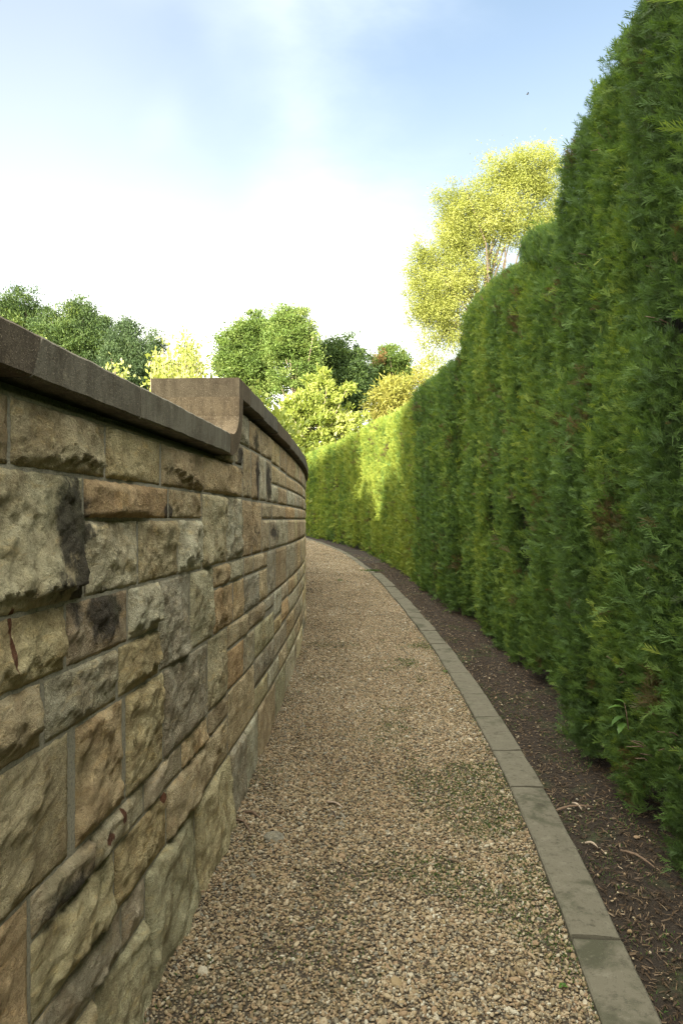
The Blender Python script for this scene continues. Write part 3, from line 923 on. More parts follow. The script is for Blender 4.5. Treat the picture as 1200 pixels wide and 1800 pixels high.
def hedge(label, cx, cy, top, dens, size, protos, depth=1.3, pitch=.55, colw=.06, seed=0, tint0=.42, bottom=.03, setback=0.0, group=None, sides=(1, 1), topsmooth=.22, face_side=1, up=.8, yellow=0.0, streak=.45):
    """cx(t), cy(t): centre line of the visible face (t in metres along), top(t): height of the top; foliage in a thick shell over a dark interior"""
    rg = np.random.default_rng(seed)
    T = hedge_len(cx, cy)
    base = Vector((float(cx(T/2)), float(cy(T/2)), float(ground_z(cy(T/2)))))
    root = empty('clipped_hedge', base)
    tag(root, label, 'hedge', group)
    def frame(t):
        e = .05
        tx = (cx(t + e) - cx(t - e)); ty = (cy(t + e) - cy(t - e)); l = np.hypot(tx, ty)
        tx, ty = tx / l, ty / l
        return tx, ty, -ty * face_side, tx * face_side          # tangent, outward normal (towards the path)
    def face_off(t, z):
        """relief of the face: one bulge per plant, fading lumps"""
        ph = t / pitch + .35 * (vnoise(np.stack([t*0+seed, t*.7, z*.6], 1), 1, 2, 1) - .5)
        col = np.abs(np.sin(ph * math.pi)) ** .6
        n = vnoise(np.stack([t, z * .8, t*0 + seed], 1), 1.6, 3, 2) - .5
        n2 = vnoise(np.stack([t, z * .5, t*0 + seed], 1), 5.0, 2, 3) - .5
        n3 = vnoise(np.stack([t, z, t*0 + seed], 1), 10.0, 2, 4) - .5
        return colw * (col - .6) + .16 * n + .07 * n2 + .07 * n3 - setback
    # ---- interior, its shade painted in as a dark colour
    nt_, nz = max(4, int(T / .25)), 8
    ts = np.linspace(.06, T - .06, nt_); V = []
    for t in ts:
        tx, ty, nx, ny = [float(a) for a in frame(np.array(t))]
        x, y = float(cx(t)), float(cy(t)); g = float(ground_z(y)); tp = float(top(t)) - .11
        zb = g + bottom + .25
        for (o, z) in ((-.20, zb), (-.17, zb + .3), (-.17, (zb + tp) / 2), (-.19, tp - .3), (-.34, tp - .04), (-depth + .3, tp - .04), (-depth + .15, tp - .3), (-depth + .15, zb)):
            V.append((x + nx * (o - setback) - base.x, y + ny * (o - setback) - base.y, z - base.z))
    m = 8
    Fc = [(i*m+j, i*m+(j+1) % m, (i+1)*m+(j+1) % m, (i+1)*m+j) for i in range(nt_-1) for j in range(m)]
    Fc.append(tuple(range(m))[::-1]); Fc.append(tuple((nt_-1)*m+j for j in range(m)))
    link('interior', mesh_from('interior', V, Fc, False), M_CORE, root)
    # ---- stems at the foot
    nst = max(2, int(T / pitch))
    for i in range(nst):
        t = (i + .5) * pitch
        if t > T: break
        tx, ty, nx, ny = [float(a) for a in frame(np.array(t))]
        x, y = float(cx(t)) - nx * (.42 + setback), float(cy(t)) - ny * (.42 + setback); g = float(ground_z(y))
        V, Fc = tube([(x - base.x, y - base.y, g - .05 - base.z), (x + .02 - base.x, y - base.y, g + .35 - base.z), (x - base.x, y + .03 - base.y, g + .9 - base.z)], [.045, .035, .03], 6)
        link('stem', mesh_from('stem', V, Fc, True), M_BARK, root)
    # ---- foliage: face
    P = []; Nn = []; Dp = []; B = []
    hmax = float(np.max(top(np.linspace(0, T, 20))))
    zmin = float(np.min(ground_z(cy(np.linspace(0, T, 20)))))
    n = int(T * (hmax - zmin) * dens)
    t = rg.uniform(0, T, n); z = rg.uniform(zmin, hmax + .02, n)
    tx, ty, nx, ny = frame(t); x, y = cx(t), cy(t); g = ground_z(y); tp = top(t) + .05 * (vnoise(np.stack([t, t*0, t*0], 1), 4, 3, seed) - .5)
    ragged = bottom - .12 + .26 * vnoise(np.stack([t, t*0, t*0+seed], 1), 1.9, 2, 5) + .42 * (1 - np.abs(np.sin(t / pitch * math.pi + .8 * vnoise(np.stack([t, t*0, t*0+seed], 1), 1.1, 2, 17)))) ** 2.2
    ok = (z > g + ragged) & (z < tp)
    off = face_off(t, z)
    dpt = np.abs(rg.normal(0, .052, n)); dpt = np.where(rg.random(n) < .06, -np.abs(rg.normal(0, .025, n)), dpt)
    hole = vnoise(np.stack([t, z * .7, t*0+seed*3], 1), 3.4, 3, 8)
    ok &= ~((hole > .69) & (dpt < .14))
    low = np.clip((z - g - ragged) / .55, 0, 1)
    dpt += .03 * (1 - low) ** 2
    o = off - dpt
    shoulder = np.clip((z - (tp - topsmooth)) / topsmooth, 0, 1)
    o -= topsmooth * .75 * (1 - np.sqrt(np.maximum(1 - shoulder ** 2, 0)))
    px = np.stack([x + nx * o, y + ny * o, z], 1)[ok]
    nn = np.stack([nx, ny, .9 * shoulder], 1)[ok]
    P.append(px); Nn.append(norm(nn)); Dp.append(dpt[ok]); B.append(t[ok])
    # ---- foliage: top and the two ends (less dense)
    n = int(T * depth * dens * .8)
    t = rg.uniform(0, T, n); q = rg.uniform(.10, depth, n); tx, ty, nx, ny = frame(t)
    zt = top(t) + .05 * (vnoise(np.stack([t, q, t*0], 1), 3, 3, seed) - .5) - np.abs(rg.normal(0, .05, n))
    P.append(np.stack([cx(t) - nx * (q + setback), cy(t) - ny * (q + setback), zt], 1)); Nn.append(np.tile([0, 0, 1.0], (n, 1))); Dp.append(np.full(n, .03)); B.append(t)
    for te, sg, use in ((0.0, -1, sides[0]), (T, 1, sides[1])):
        if not use: continue
        n = int(depth * (hmax - zmin) * dens * .5)
        q = rg.uniform(0, depth, n); z = rg.uniform(zmin + bottom + .1, float(top(te)), n)
        t = np.full(n, te); tx, ty, nx, ny = frame(t); ins = np.abs(rg.normal(0, .05, n)) - .03
        P.append(np.stack([cx(t) - nx * (q + setback) - sg * tx * ins, cy(t) - ny * (q + setback) - sg * ty * ins, z], 1)); Nn.append(np.stack([sg * tx, sg * ty, t*0], 1)); Dp.append(ins + .03); B.append(t)
    P = np.concatenate(P); Nn = np.concatenate(Nn); Dp = np.concatenate(Dp); B = np.concatenate(B); n = len(P)
    # sprays grow up and out; plane of a spray roughly faces outwards
    lean = .55 + .5 * rg.random(n)
    ya = norm(np.array([0, 0, 1.0]) * up * .8 + Nn * lean[:, None] * .8 + rg.normal(0, .50, (n, 3)))
    za = norm(Nn + rg.normal(0, .55, (n, 3))); za = norm(za - ya * np.sum(za * ya, 1, keepdims=True)); xa = np.cross(ya, za)
    sz = size * np.exp(rg.normal(0, .25, n)); young = rg.random(n) < .010; sz = np.where(young, sz * 1.5, sz)
    plant = vnoise(np.stack([np.floor(B / pitch) * 3.7, B*0, B*0 + seed], 1), 1.0, 1, 6)
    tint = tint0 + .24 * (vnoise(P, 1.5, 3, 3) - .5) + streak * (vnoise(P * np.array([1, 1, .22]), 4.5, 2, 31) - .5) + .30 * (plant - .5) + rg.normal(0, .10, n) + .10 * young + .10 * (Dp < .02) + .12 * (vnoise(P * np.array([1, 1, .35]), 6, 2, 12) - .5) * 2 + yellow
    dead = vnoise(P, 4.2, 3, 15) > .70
    tint = np.where(dead & (rg.random(n) < .75), rg.uniform(0, .07, n), np.clip(tint - Dp * 1.0, .10, 1))  # deeper sprays get a darker tint: inner shade put into their colour
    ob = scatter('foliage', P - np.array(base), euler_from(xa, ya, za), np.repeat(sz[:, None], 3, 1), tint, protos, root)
    tag(ob, kind='stuff')
    return root

def hedge_len(cx, cy):
    return cx.T

class Line:
    """x(d) or y(d) along a part of the hedge line, by length"""
    def __init__(self, d0, d1, which, shift=0.0):
        ds = np.linspace(d0, d1, 200); xs = hedge_lat(ds) + shift
        l = np.concatenate([[0], np.cumsum(np.hypot(np.diff(ds), np.diff(xs)))])
        self.l, self.v, self.T = l, (xs if which == 'x' else ds), float(l[-1])
    def __call__(self, t):
        t = np.asarray(t, float)
        v = np.interp(t, self.l, self.v)
        s0 = (self.v[1] - self.v[0]) / (self.l[1] - self.l[0]); s1 = (self.v[-1] - self.v[-2]) / (self.l[-1] - self.l[-2])
        return v + np.where(t < 0, t * s0, 0) + np.where(t > self.T, (t - self.T) * s1, 0)
class Seg:
    def __init__(self, a, b, which):
        self.T = math.hypot(b[0]-a[0], b[1]-a[1]); i = 0 if which == 'x' else 1
        self.a, self.k = a[i], (b[i]-a[i]) / self.T
    def __call__(self, t): return self.a + np.asarray(t, float) * self.k
def by(vals, T):
    ts = np.linspace(0, T, len(vals))
    return lambda t: np.interp(np.asarray(t, float), ts, vals)

HG = 'clipped conifer hedges along the path'
def path_hedge(label, d0, d1, tops, dens, size, protos, shift=0.0, **k):
    lx, ly = Line(d0, d1, 'x', shift), Line(d0, d1, 'y', shift)
    return hedge(label, lx, ly, by(tops, lx.T), dens, size, protos, group=HG, **k)
hA = path_hedge('tallest dark green clipped conifer hedge closest to the viewer', -4.5, 4.85, [4.12, 4.12, 4.12, 4.12, 4.12, 4.12, 4.12, 4.12, 4.12, 4.12, 4.12, 4.12, 4.12, 4.10, 4.0], 6000, .056, SPRAYS, 0.0, seed=1, tint0=.46, pitch=.62, topsmooth=.18, colw=.025, streak=.15)
hB = path_hedge('tall clipped conifer hedge with an unclipped leafy tuft on its top', 4.75, 9.5, [3.38, 3.46, 3.60, 3.93, 4.08, 4.20, 4.30, 4.36, 4.28], 4600, .062, SPRAYS, .14, seed=2, tint0=.52, pitch=.62, topsmooth=.26, colw=.03, streak=.22)
hC = path_hedge('middle clipped hedge with level top in front of the sunlit hedge', 9.4, 12.35, [3.72, 3.74, 3.78, 3.80], 2400, .075, SPRAYS, .04, seed=3, tint0=.50, pitch=.5, colw=.09, bottom=.0)
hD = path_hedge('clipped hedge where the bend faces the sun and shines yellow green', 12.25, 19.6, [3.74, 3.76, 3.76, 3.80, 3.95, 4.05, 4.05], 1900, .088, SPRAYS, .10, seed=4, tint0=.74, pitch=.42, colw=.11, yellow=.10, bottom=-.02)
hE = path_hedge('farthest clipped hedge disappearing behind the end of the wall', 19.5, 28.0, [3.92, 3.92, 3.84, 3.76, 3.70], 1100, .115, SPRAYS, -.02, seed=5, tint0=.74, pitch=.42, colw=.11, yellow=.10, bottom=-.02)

# ------------------------------------------------------------------ trees and shrubs
def leaves_mesh(P, Ndir, L_, Wd, tint):
    """one kite-shaped leaf per point"""
    n = len(P)
    d = norm(Ndir); r = norm(rng.normal(0, 1, (n, 3))); s = norm(np.cross(d, r))
    l = (L_ * np.exp(rng.normal(0, .22, n)))[:, None]; w = (Wd * np.exp(rng.normal(0, .22, n)))[:, None]
    u = np.cross(s, d)
    v0 = P; v1 = P + d * l * .5 + s * w * .5 + u * l * .06; v2 = P + d * l; v3 = P + d * l * .5 - s * w * .5 + u * l * .06
    V = np.stack([v0, v1, v2, v3], 1).reshape(-1, 3)
    me = mesh_np('crown', V, np.arange(4 * n).reshape(n, 4), 4)
    attr(me, 'tint', np.repeat(np.clip(tint, 0, 1), 4).astype(np.float32))
    return me

def px_world(px, py, D):
    return np.array([(px - 600) / F_PX * D, D, EYE + (Y0_PX - py) / F_PX * D])

def tree(name, label, cat, D, lobes, trunk_px, mat, bark, n_leaf, leaf, clump=.35, leaves_per=45, tint0=.5, spread=.5, droop=.0, flat=.6, group=None, trunk_r=.22, seed=0, depth=1.0, rough=.5, patch=None, upright=0.25):
    """lobes: (px, py, rx px, ry px, weight). Each lobe becomes an ellipsoid of real size at distance D; the crown is many leafy clumps near its surface"""
    rg = np.random.default_rng(seed)
    bx = (trunk_px - 600) / F_PX * D; gz = float(ground_z(D))
    root = empty(name, (bx, D, gz)); tag(root, label, cat, group)
    O = np.array([bx, D, gz])
    V = []; Fc = []
    cents = []
    sc = D / F_PX
    tot = sum(l[2] * l[3] * (l[4] if len(l) > 4 else 1) for l in lobes)
    C = []; Q = []
    for i, l in enumerate(lobes):
        x, y, rx, ry = l[:4]; wgt = l[4] if len(l) > 4 else 1
        c = px_world(x, y, D); c[1] += rg.uniform(-.35, .35) * rx * sc * depth
        r = np.array([rx * sc, (rx + ry) * .5 * sc * depth, ry * sc])
        k = max(3, int(n_leaf * rx * ry * wgt / tot / leaves_per))
        u = norm(rg.normal(0, 1, (k, 3))); rad = rg.random(k) ** .42
        rad *= 1 + rough * (vnoise(u * 1.7 + i * 5.1, 1.3, 2, seed) - .5) * 2
        C.append(c + u * rad[:, None] * r); Q.append(u)
        cents.append((c, r))
    C = np.concatenate(C); Q = np.concatenate(Q); k = len(C)
    cs = clump * np.exp(rg.normal(0, .3, k))
    n = k * leaves_per
    idx = np.repeat(np.arange(k), leaves_per)
    off = rg.normal(0, .5, (n, 3)) * cs[idx][:, None]; off[:, 2] *= flat
    if droop: off[:, 2] -= np.abs(rg.normal(0, droop, n))
    P = C[idx] + off
    ndir = Q[idx] * spread + rg.normal(0, .6, (n, 3)) + np.array([0, 0, upright - droop * 1.6])
    tint = tint0 + .26 * (vnoise(C, .8, 2, seed + 1)[idx] - .5) * 2 + rg.normal(0, .12, k)[idx] + rg.normal(0, .09, n)
    if patch is not None:
        pc = px_world(patch[0], patch[1], D); pr = patch[2] * sc
        near = (np.abs(P[:, 0] - pc[0]) < pr) & (np.abs(P[:, 2] - pc[2]) < pr * 1.2) & (rg.random(n) < .5)
        tint = np.where(near, rg.uniform(.0, .06, n), np.maximum(tint, .14))
    me = leaves_mesh(P - O, ndir, leaf[0], leaf[1], tint)
    # trunk and limbs
    hi = max(c[2] for c, r in cents); ctr = np.mean([c for c, r in cents], 0)
    tops = np.array([ctr[0], D, gz + (hi - gz) * .72])
    pts = [np.array([0, 0, -.1]), (tops - O) * np.array([.15, 0, .35]), (tops - O) * np.array([.55, 0, .7]), tops - O]
    v, f = tube(pts, [trunk_r * 1.25, trunk_r, trunk_r * .65, trunk_r * .22], 8)
    link('trunk', mesh_from('trunk', v, f, True), bark, root)
    for c, r in cents:
        for q in range(2 if len(cents) < 12 else 1):
            t = rg.uniform(.25, .9)
            a = pts[1] * (1 - t) + pts[3] * t
            b = c - O + rg.normal(0, .45, 3) * r
            mid = (a + b) / 2 + np.array([0, 0, .12 * np.linalg.norm(b - a)]) + rg.normal(0, .05, 3) * np.linalg.norm(b - a)
            v, f = tube([a, mid, b], [trunk_r * .32, trunk_r * .2, trunk_r * .06], 5)
            link('limb', mesh_from('limb', v, f, True), bark, root)
    link('crown', me, mat, root)
    return root

M_CONIFER = mat_leaf('dark_conifer_leaf', [(0, (.022, .040, .013)), (.4, (.042, .076, .021)), (.75, (.085, .128, .029)), (1, (.15, .19, .042))], transl=.2)
M_BLUECON = mat_leaf('blue_conifer_leaf', [(0, (.026, .045, .020)), (.5, (.046, .080, .031)), (1, (.085, .125, .045))], transl=.2)
M_MIDGREEN = mat_leaf('mid_green_leaf', [(0, (.045, .080, .020)), (.5, (.100, .160, .034)), (1, (.20, .25, .07))], transl=.28)
M_RUSTY = mat_leaf('rusty_conifer_leaf', [(0, (.17, .105, .045)), (.09, (.15, .10, .045)), (.13, (.045, .085, .018)), (.5, (.08, .125, .024)), (1, (.13, .17, .035))], transl=.25)
M_YELLOW = mat_leaf('yellow_green_leaf', [(0, (.12, .145, .032)), (.5, (.25, .28, .066)), (1, (.40, .40, .14))], transl=.40)
M_PALE = mat_leaf('pale_shrub_leaf', [(0, (.075, .115, .022)), (.4, (.19, .24, .045)), (.8, (.33, .37, .10)), (1, (.50, .50, .26))], transl=.38)
M_WEEP = mat_leaf('weeping_leaf', [(0, (.15, .17, .035)), (.5, (.26, .26, .06)), (1, (.36, .33, .11))], transl=.38)

TG = 'conifers rising behind the left wall'
T = tree
T('conifer_tree', 'broad dark conifer at the far left behind the wall coping', 'tree', 42, [(20, 640, 75, 70), (30, 575, 55, 45), (45, 540, 34, 28), (70, 600, 45, 50), (88, 620, 40, 60), (15, 560, 40, 40), (30, 760, 95, 110)], 40, M_CONIFER, M_BARK, 85000, (.17, .05), .48, 80, .45, group=TG, seed=11, upright=.5)
T('conifer_tree', 'dark conifer with rounded bright tip second from the left behind the coping', 'tree', 40, [(130, 640, 55, 75), (130, 580, 42, 45), (140, 548, 26, 24), (105, 585, 35, 38), (165, 620, 34, 60), (130, 765, 70, 110)], 130, M_CONIFER, M_BARK, 68000, (.17, .05), .45, 80, .46, group=TG, seed=12, upright=.5)
T('conifer_tree', 'narrow very dark conifer between two bigger conifers left of centre', 'tree', 44, [(178, 650, 30, 75), (180, 595, 22, 38), (182, 570, 12, 14)], 178, M_CONIFER, M_BARK, 26000, (.17, .05), .4, 80, .30, group=TG, seed=13, upright=.5)
T('conifer_tree', 'pointed blue green conifer above the bare coping end', 'tree', 38, [(225, 650, 42, 70), (222, 600, 32, 35), (220, 570, 16, 19), (200, 640, 30, 60), (250, 650, 30, 50), (225, 760, 60, 110)], 222, M_BLUECON, M_BARK, 56000, (.16, .045), .38, 75, .5, group=TG, seed=14, upright=.6)
T('conifer_tree', 'small dark conifer just left of the sunlit shoots', 'tree', 46, [(270, 640, 30, 50), (272, 606, 19, 22), (275, 760, 55, 110)], 272, M_CONIFER, M_BARK, 40000, (.18, .05), .5, 75, .35, group=TG, seed=15, upright=.5)
T('conifer_tree', 'slim dark conifer tip behind the sunlit shoots', 'tree', 52, [(328, 650, 22, 45), (330, 612, 9, 16), (330, 770, 50, 110)], 330, M_CONIFER, M_BARK, 34000, (.18, .05), .4, 75, .35, group=TG, seed=16, upright=.6)
CG = 'evergreen trees beyond the end of the wall'
T('evergreen_tree', 'dense evergreen with bright left side right above the raised coping', 'tree', 40, [(430, 640, 48, 60), (440, 595, 42, 38), (445, 572, 22, 20), (408, 640, 30, 30), (460, 680, 40, 45, .8), (474, 615, 26, 44, .8), (398, 610, 18, 26, .6)], 440, M_MIDGREEN, M_BARK, 56000, (.16, .06), .42, 80, .52, group=CG, seed=21, upright=.4)
T('evergreen_tree', 'tallest airy evergreen in the middle with pale trunk showing through', 'tree', 38, [(512, 575, 38, 32), (500, 610, 34, 34), (535, 620, 32, 38), (505, 665, 36, 36, .4), (545, 670, 28, 34, .5)], 508, M_MIDGREEN, M_PALEBARK, 42000, (.15, .055), .36, 80, .62, group=CG, seed=22, upright=.4)
T('evergreen_tree', 'dark domed evergreen right of the tallest middle tree', 'tree', 42, [(595, 640, 44, 44), (605, 675, 50, 50), (580, 618, 26, 22), (625, 690, 32, 40), (565, 640, 26, 44, .8), (632, 640, 16, 24, .6)], 600, M_CONIFER, M_BARK, 52000, (.165, .06), .42, 80, .40, group=CG, seed=23, upright=.4)
T('evergreen_tree', 'smaller evergreen with a rusty brown patch on its left side', 'tree', 46, [(685, 635, 32, 28), (700, 660, 30, 28), (668, 665, 24, 30), (690, 690, 36, 30)], 688, M_RUSTY, M_BARK, 30000, (.165, .06), .4, 80, .50, group=CG, seed=24, patch=(664, 632, 13), upright=.4)
T('leafy_shrub', 'big pale leaved sunlit shrub behind the far hedge', 'shrub', 30, [(560, 740, 62, 52), (520, 750, 44, 50), (600, 745, 46, 40), (565, 672, 22, 24), (598, 684, 22, 14, .7), (500, 730, 24, 30), (560, 790, 70, 30), (545, 715, 36, 30)], 560, M_PALE, M_PALEBARK, 15000, (.20, .085), .22, 30, .52, seed=31, trunk_r=.10, upright=.35, rough=.8)
T('weeping_tree', 'drooping yellow green tree beside the tip of the middle hedge', 'tree', 32, [(690, 695, 36, 34), (668, 720, 24, 26), (715, 715, 26, 30), (690, 740, 40, 30), (745, 660, 18, 30, .8)], 690, M_WEEP, M_PALEBARK, 11000, (.24, .05), .34, 40, .55, droop=.22, seed=32, trunk_r=.14)
T('yellow_tree', 'tall airy golden yellow leaved tree standing behind the tall hedges', 'tree', 25,
  [(925, 290, 44, 42), (900, 320, 40, 34), (955, 325, 34, 40), (860, 345, 38, 32), (830, 360, 44, 38), (800, 385, 30, 44), (930, 375, 50, 36), (850, 400, 46, 30), (800, 430, 40, 34), (850, 455, 34, 26, .7),
   (760, 460, 42, 34), (735, 485, 26, 42), (790, 495, 40, 40), (735, 540, 26, 30), (770, 545, 36, 34, .8), (750, 600, 24, 16, .7), (790, 590, 24, 40, .7), (770, 640, 26, 26, .7), (970, 380, 22, 30),
   (885, 300, 40, 40), (870, 375, 60, 40, .7), (905, 400, 50, 30, .6), (815, 415, 50, 40), (825, 480, 40, 40, .8), (770, 510, 50, 44), (745, 440, 26, 26, .7), (960, 300, 30, 50), (800, 350, 40, 34, .8), (760, 560, 44, 40, .7), (800, 540, 34, 60, .8)],
  900, M_YELLOW, M_BARK, 120000, (.088, .026), .30, 70, .46, droop=.16, seed=33, trunk_r=.14, rough=.55)
# sunlit shrub with upright shoots behind the wall
def shoot_shrub(label, D, cx, x0, x1, ytop, n_shoot, seed, group=None):
    rg = np.random.default_rng(seed); gz = float(ground_z(D))
    bx = (cx - 600) / F_PX * D
    root = empty('shooting_shrub', (bx, D, gz)); tag(root, label, 'shrub', group)
    O = np.array([bx, D, gz]); PP = []; ND = []; TT = []
    for i in range(n_shoot):
        px = rg.uniform(x0, x1); h = rg.uniform(0, 1)
        mid = 1 - abs((px - (x0 * .4 + x1 * .6)) / (x1 - x0)) * 1.1
        tip = px_world(px, ytop + (1 - mid) * 70 + rg.uniform(0, 60), D); tip[1] += rg.uniform(-.5, .5)
        a = np.array([bx + (tip[0] - bx) * .5, tip[1], gz])
        m1 = a * .45 + tip * .55 + np.array([rg.normal(0, .05), 0, 0])
        v, f = tube([a - O, m1 - O, tip - O], [.012, .008, .003], 5)
        link('shoot', mesh_from('shoot', v, f, True), M_PALEBARK, root)
        bare = i % 4 == 0
        for t in np.linspace(.25, 1.0, 20):
            p = m1 * (1 - t) + tip * t if t > 0 else a
            k = (1 if bare else 9) if t > .55 else 40
            PP.append(np.repeat([p], k, 0) + rg.normal(0, .05 + .09 * (1 - t), (k, 3))); ND.append(rg.normal(0, .6, (k, 3)) + np.array([0, 0, .7])); TT.append(rg.normal(.50 + .28 * t, .14, k))
    P = np.concatenate(PP); me = leaves_mesh(P - O, np.concatenate(ND), .062, .030, np.concatenate(TT))
    link('leaves', me, M_PALE, root)
shoot_shrub('sunlit shrub with bare upright shoots behind the end of the low coping', 9.5, 318, 258, 362, 582, 34, 41)
for i_, (x_, t_, D_) in enumerate(((412, 690, 8.8), (436, 716, 10.0), (458, 732, 11.4))):  # hidden shrubs added to shade the lower part of the sunlit hedge
    T('leafy_shrub', ['dense leafy shrub hidden low behind the raised coping end', 'dense leafy shrub hidden low behind the middle of the raised wall', 'dense leafy shrub hidden low behind the far bend of the wall'][i_], 'shrub', D_,
      [(x_, t_ + 95, 70, 95), (x_ - 40, t_ + 140, 60, 110), (x_ + 10, t_ + 60, 36, 60)], x_, M_PALE, M_PALEBARK, 9000, (.10, .05), .2, 30, .5, seed=80 + i_, trunk_r=.05)
for i_, (x_, y_, z_) in enumerate(((-4.8, 8.2, 4.5), (-5.1, 8.7, 4.9), (-5.5, 9.2, 4.4))):  # unseen shrubs added off to the left to trim the sunlit patch
    px_ = 600 + F_PX * x_ / y_; u_ = F_PX / y_
    T('leafy_shrub', ['leafy shrub on the lawn nearest the wall', 'taller leafy shrub on the lawn between two lower ones', 'leafy shrub on the lawn farthest from the wall'][i_], 'shrub', y_,
      [(px_, Y0_PX - (z_ - .6 - EYE) * u_, .22 * u_, .6 * u_), (px_, Y0_PX - (z_ - 1.9 - EYE) * u_, .42 * u_, 1.3 * u_), (px_ + .1 * u_, Y0_PX - .1 * u_, .5 * u_, 1.2 * u_)], px_, M_PALE, M_PALEBARK, 12000, (.12, .06), .2, 30, .5, seed=90 + i_, trunk_r=.05)
shoot_shrub('small sunlit sprig showing over the low coping left of the shoots', 9.0, 212, 200, 226, 630, 8, 42)

# unseen hedges added beside and behind the viewer to shade path, wall and hedges
q_ax = np.array([.866, -.5]); a_ax = np.array([-.5, -.866])
def qp(q, p): return tuple(q_ax * q + a_ax * p)
def shade_hedge(label, a, b, h0, h1, seed):
    lx, ly = Seg(a, b, 'x'), Seg(a, b, 'y')
    r = hedge(label, lx, ly, by([h0, (h0 + h1) / 2 + .1, h1], lx.T), 90, .42, TUFTS, depth=2.0, pitch=1.2, colw=.2, seed=seed, tint0=.4, bottom=.1)
    r['group'] = 'tall boundary hedges'
shade_hedge('very tall boundary hedge standing behind the viewer', qp(-5.45, 26), qp(7, 27), 11.7, 11.9, 61)
shade_hedge('very tall boundary hedge out on the lawn left of the wall', qp(-13.4, 18.0), qp(-9.75, 18.0), 10.7, 10.65, 62)

# ------------------------------------------------------------------ small things
M_GRASS = mat_leaf('grass_blade', [(0, (.03, .06, .012)), (.5, (.05, .105, .02)), (1, (.10, .15, .035))], transl=.3)
def blades(pts, h, seed, spread=.5):
    rg = np.random.default_rng(seed); n = len(pts)
    d = norm(np.stack([rg.normal(0, spread, n), rg.normal(0, spread, n), np.ones(n)], 1))
    s = norm(np.cross(d, rg.normal(0, 1, (n, 3)))) * .0016
    l = (h * rg.uniform(.5, 1.3, n))[:, None]
    bend = np.stack([d[:, 0] * .5, d[:, 1] * .5, -np.abs(d[:, 0]) * .3], 1) * l
    V = np.stack([pts - s, pts + s, pts + d * l * .6 + s * .7, pts + d * l + bend * .6, pts + d * l * .6 - s * .7], 1).reshape(-1, 3)
    me = mesh_np('grass', V, np.arange(5 * n).reshape(n, 5), 5)
    attr(me, 'tint', np.repeat(np.clip(rg.normal(.5, .2, n), 0, 1), 5).astype(np.float32))
    return me
# moss and seedling grass in the gravel, along the kerb and on the soil
p = gravel_points(1.2, 8, 9000, 0.0, wl, kl)
m = vnoise(p, 2.2, 3, 4); edge = np.exp(-(kerb_lat(p[:, 1]) - p[:, 0]) / .035)
right = np.clip((p[:, 0] - .0) / .8, 0, 1)
keep = ((m > .53) & (rng.random(len(p)) < (m - .53) * 9 * (.12 + .88 * right))) | (rng.random(len(p)) < edge * .5)
p2 = gravel_points(1.2, 9, 2600, -.008, lambda d: kerb_lat(d) + .19, lambda d: kerb_lat(d) + .60)
k2 = (vnoise(p2, 3.1, 3, 21) > .54)
pp = np.concatenate([p[keep] + np.array([0, 0, .004]), p2[k2]])
tag(link('grass', blades(pp, .013, 5), M_GRASS), kind='stuff')

# bark, needles and twigs littering the soil: uncountable litter plus the pieces one can pick out
def chip_mesh(i):
    r = random.Random(700 + i); l = r.uniform(.7, 1.2); w = r.uniform(.10, .22); b = r.uniform(-.1, .1)
    return mesh_from('chip', [(-l/2, -w/2, 0), (0, -w*.6, .06), (l/2, -w*.2, 0), (l/2, w*.3, .02), (0, w*.5 + b*.3, .09), (-l/2, w/2, .02)], [(0, 1, 4, 5), (1, 2, 3, 4)])
M_LITTER = mat_leaf('litter', [(0, (.025, .016, .009)), (.5, (.065, .042, .022)), (.85, (.14, .10, .058)), (1, (.30, .24, .16))], inst=True, transl=.05)
CH = proto_collection('chips', [chip_mesh(i) for i in range(6)], M_LITTER)
p = gravel_points(1.0, 16, 4200, -.006, lambda d: kerb_lat(d) + .19, lambda d: kerb_lat(d) + .95); n = len(p)
o = scatter('leaf_litter', p, np.stack([rng.normal(0, .25, n), rng.normal(0, .25, n), rng.uniform(0, 6.28, n)], 1),
            np.repeat((.022 * np.minimum(np.exp(rng.normal(0, .5, n)), 1.5))[:, None], 3, 1), np.clip(rng.beta(1.6, 2.4, n), 0, 1), CH)
tag(o, kind='stuff')
p = gravel_points(1.4, 14, 22, .006, wl, kl); n = len(p)
o = scatter('path_litter', p, np.stack([rng.normal(0, .2, n), rng.normal(0, .2, n), rng.uniform(0, 6.28, n)], 1),
            np.repeat((.030 * np.exp(rng.normal(0, .45, n)))[:, None], 3, 1), np.clip(rng.beta(1.3, 2.4, n), 0, 1), CH)
tag(o, kind='stuff')

def on_ground(px, py, lift=0.0):
    v = (py - Y0_PX) / F_PX; d = (EYE + 3 * SLOPE - lift) / (v + SLOPE)
    return Vector(((px - 600) / F_PX * d, d, float(ground_z(d)) + lift))
def stick(name, label, a, b, r, bend=.02, mat=M_TWIG, group=None):
    A, B = on_ground(*a, .008), on_ground(*b, .010)
    ax = B - A; side = Vector((-ax.y, ax.x, 0)).normalized()
    path = [A + ax * t + side * bend * math.sin(t * 3.1) * (1 if t < .6 else .6) + Vector((0, 0, .012 * math.sin(t * 3.14))) for t in np.linspace(0, 1, 6)]
    V, Fc = tube([q - A for q in path], [r, r * 1.05, r, r * .9, r * .75, r * .4], 6)
    o = link(name, mesh_from(name, V, Fc, True), mat, None, A)
    return tag(o, label, 'stick', group)
stick('twig', 'dark crooked twig lying on the gravel against the foot of the wall', (408, 1440), (440, 1466), .006, .03)
stick('twig', 'short dark twig on the gravel just right of the crooked one', (428, 1428), (456, 1438), .008, .015)
stick('bark_strip', 'pale tan bark strip lying alone in the middle of the gravel', (575, 1410), (603, 1420), .006, .004, M_PALEBARK)
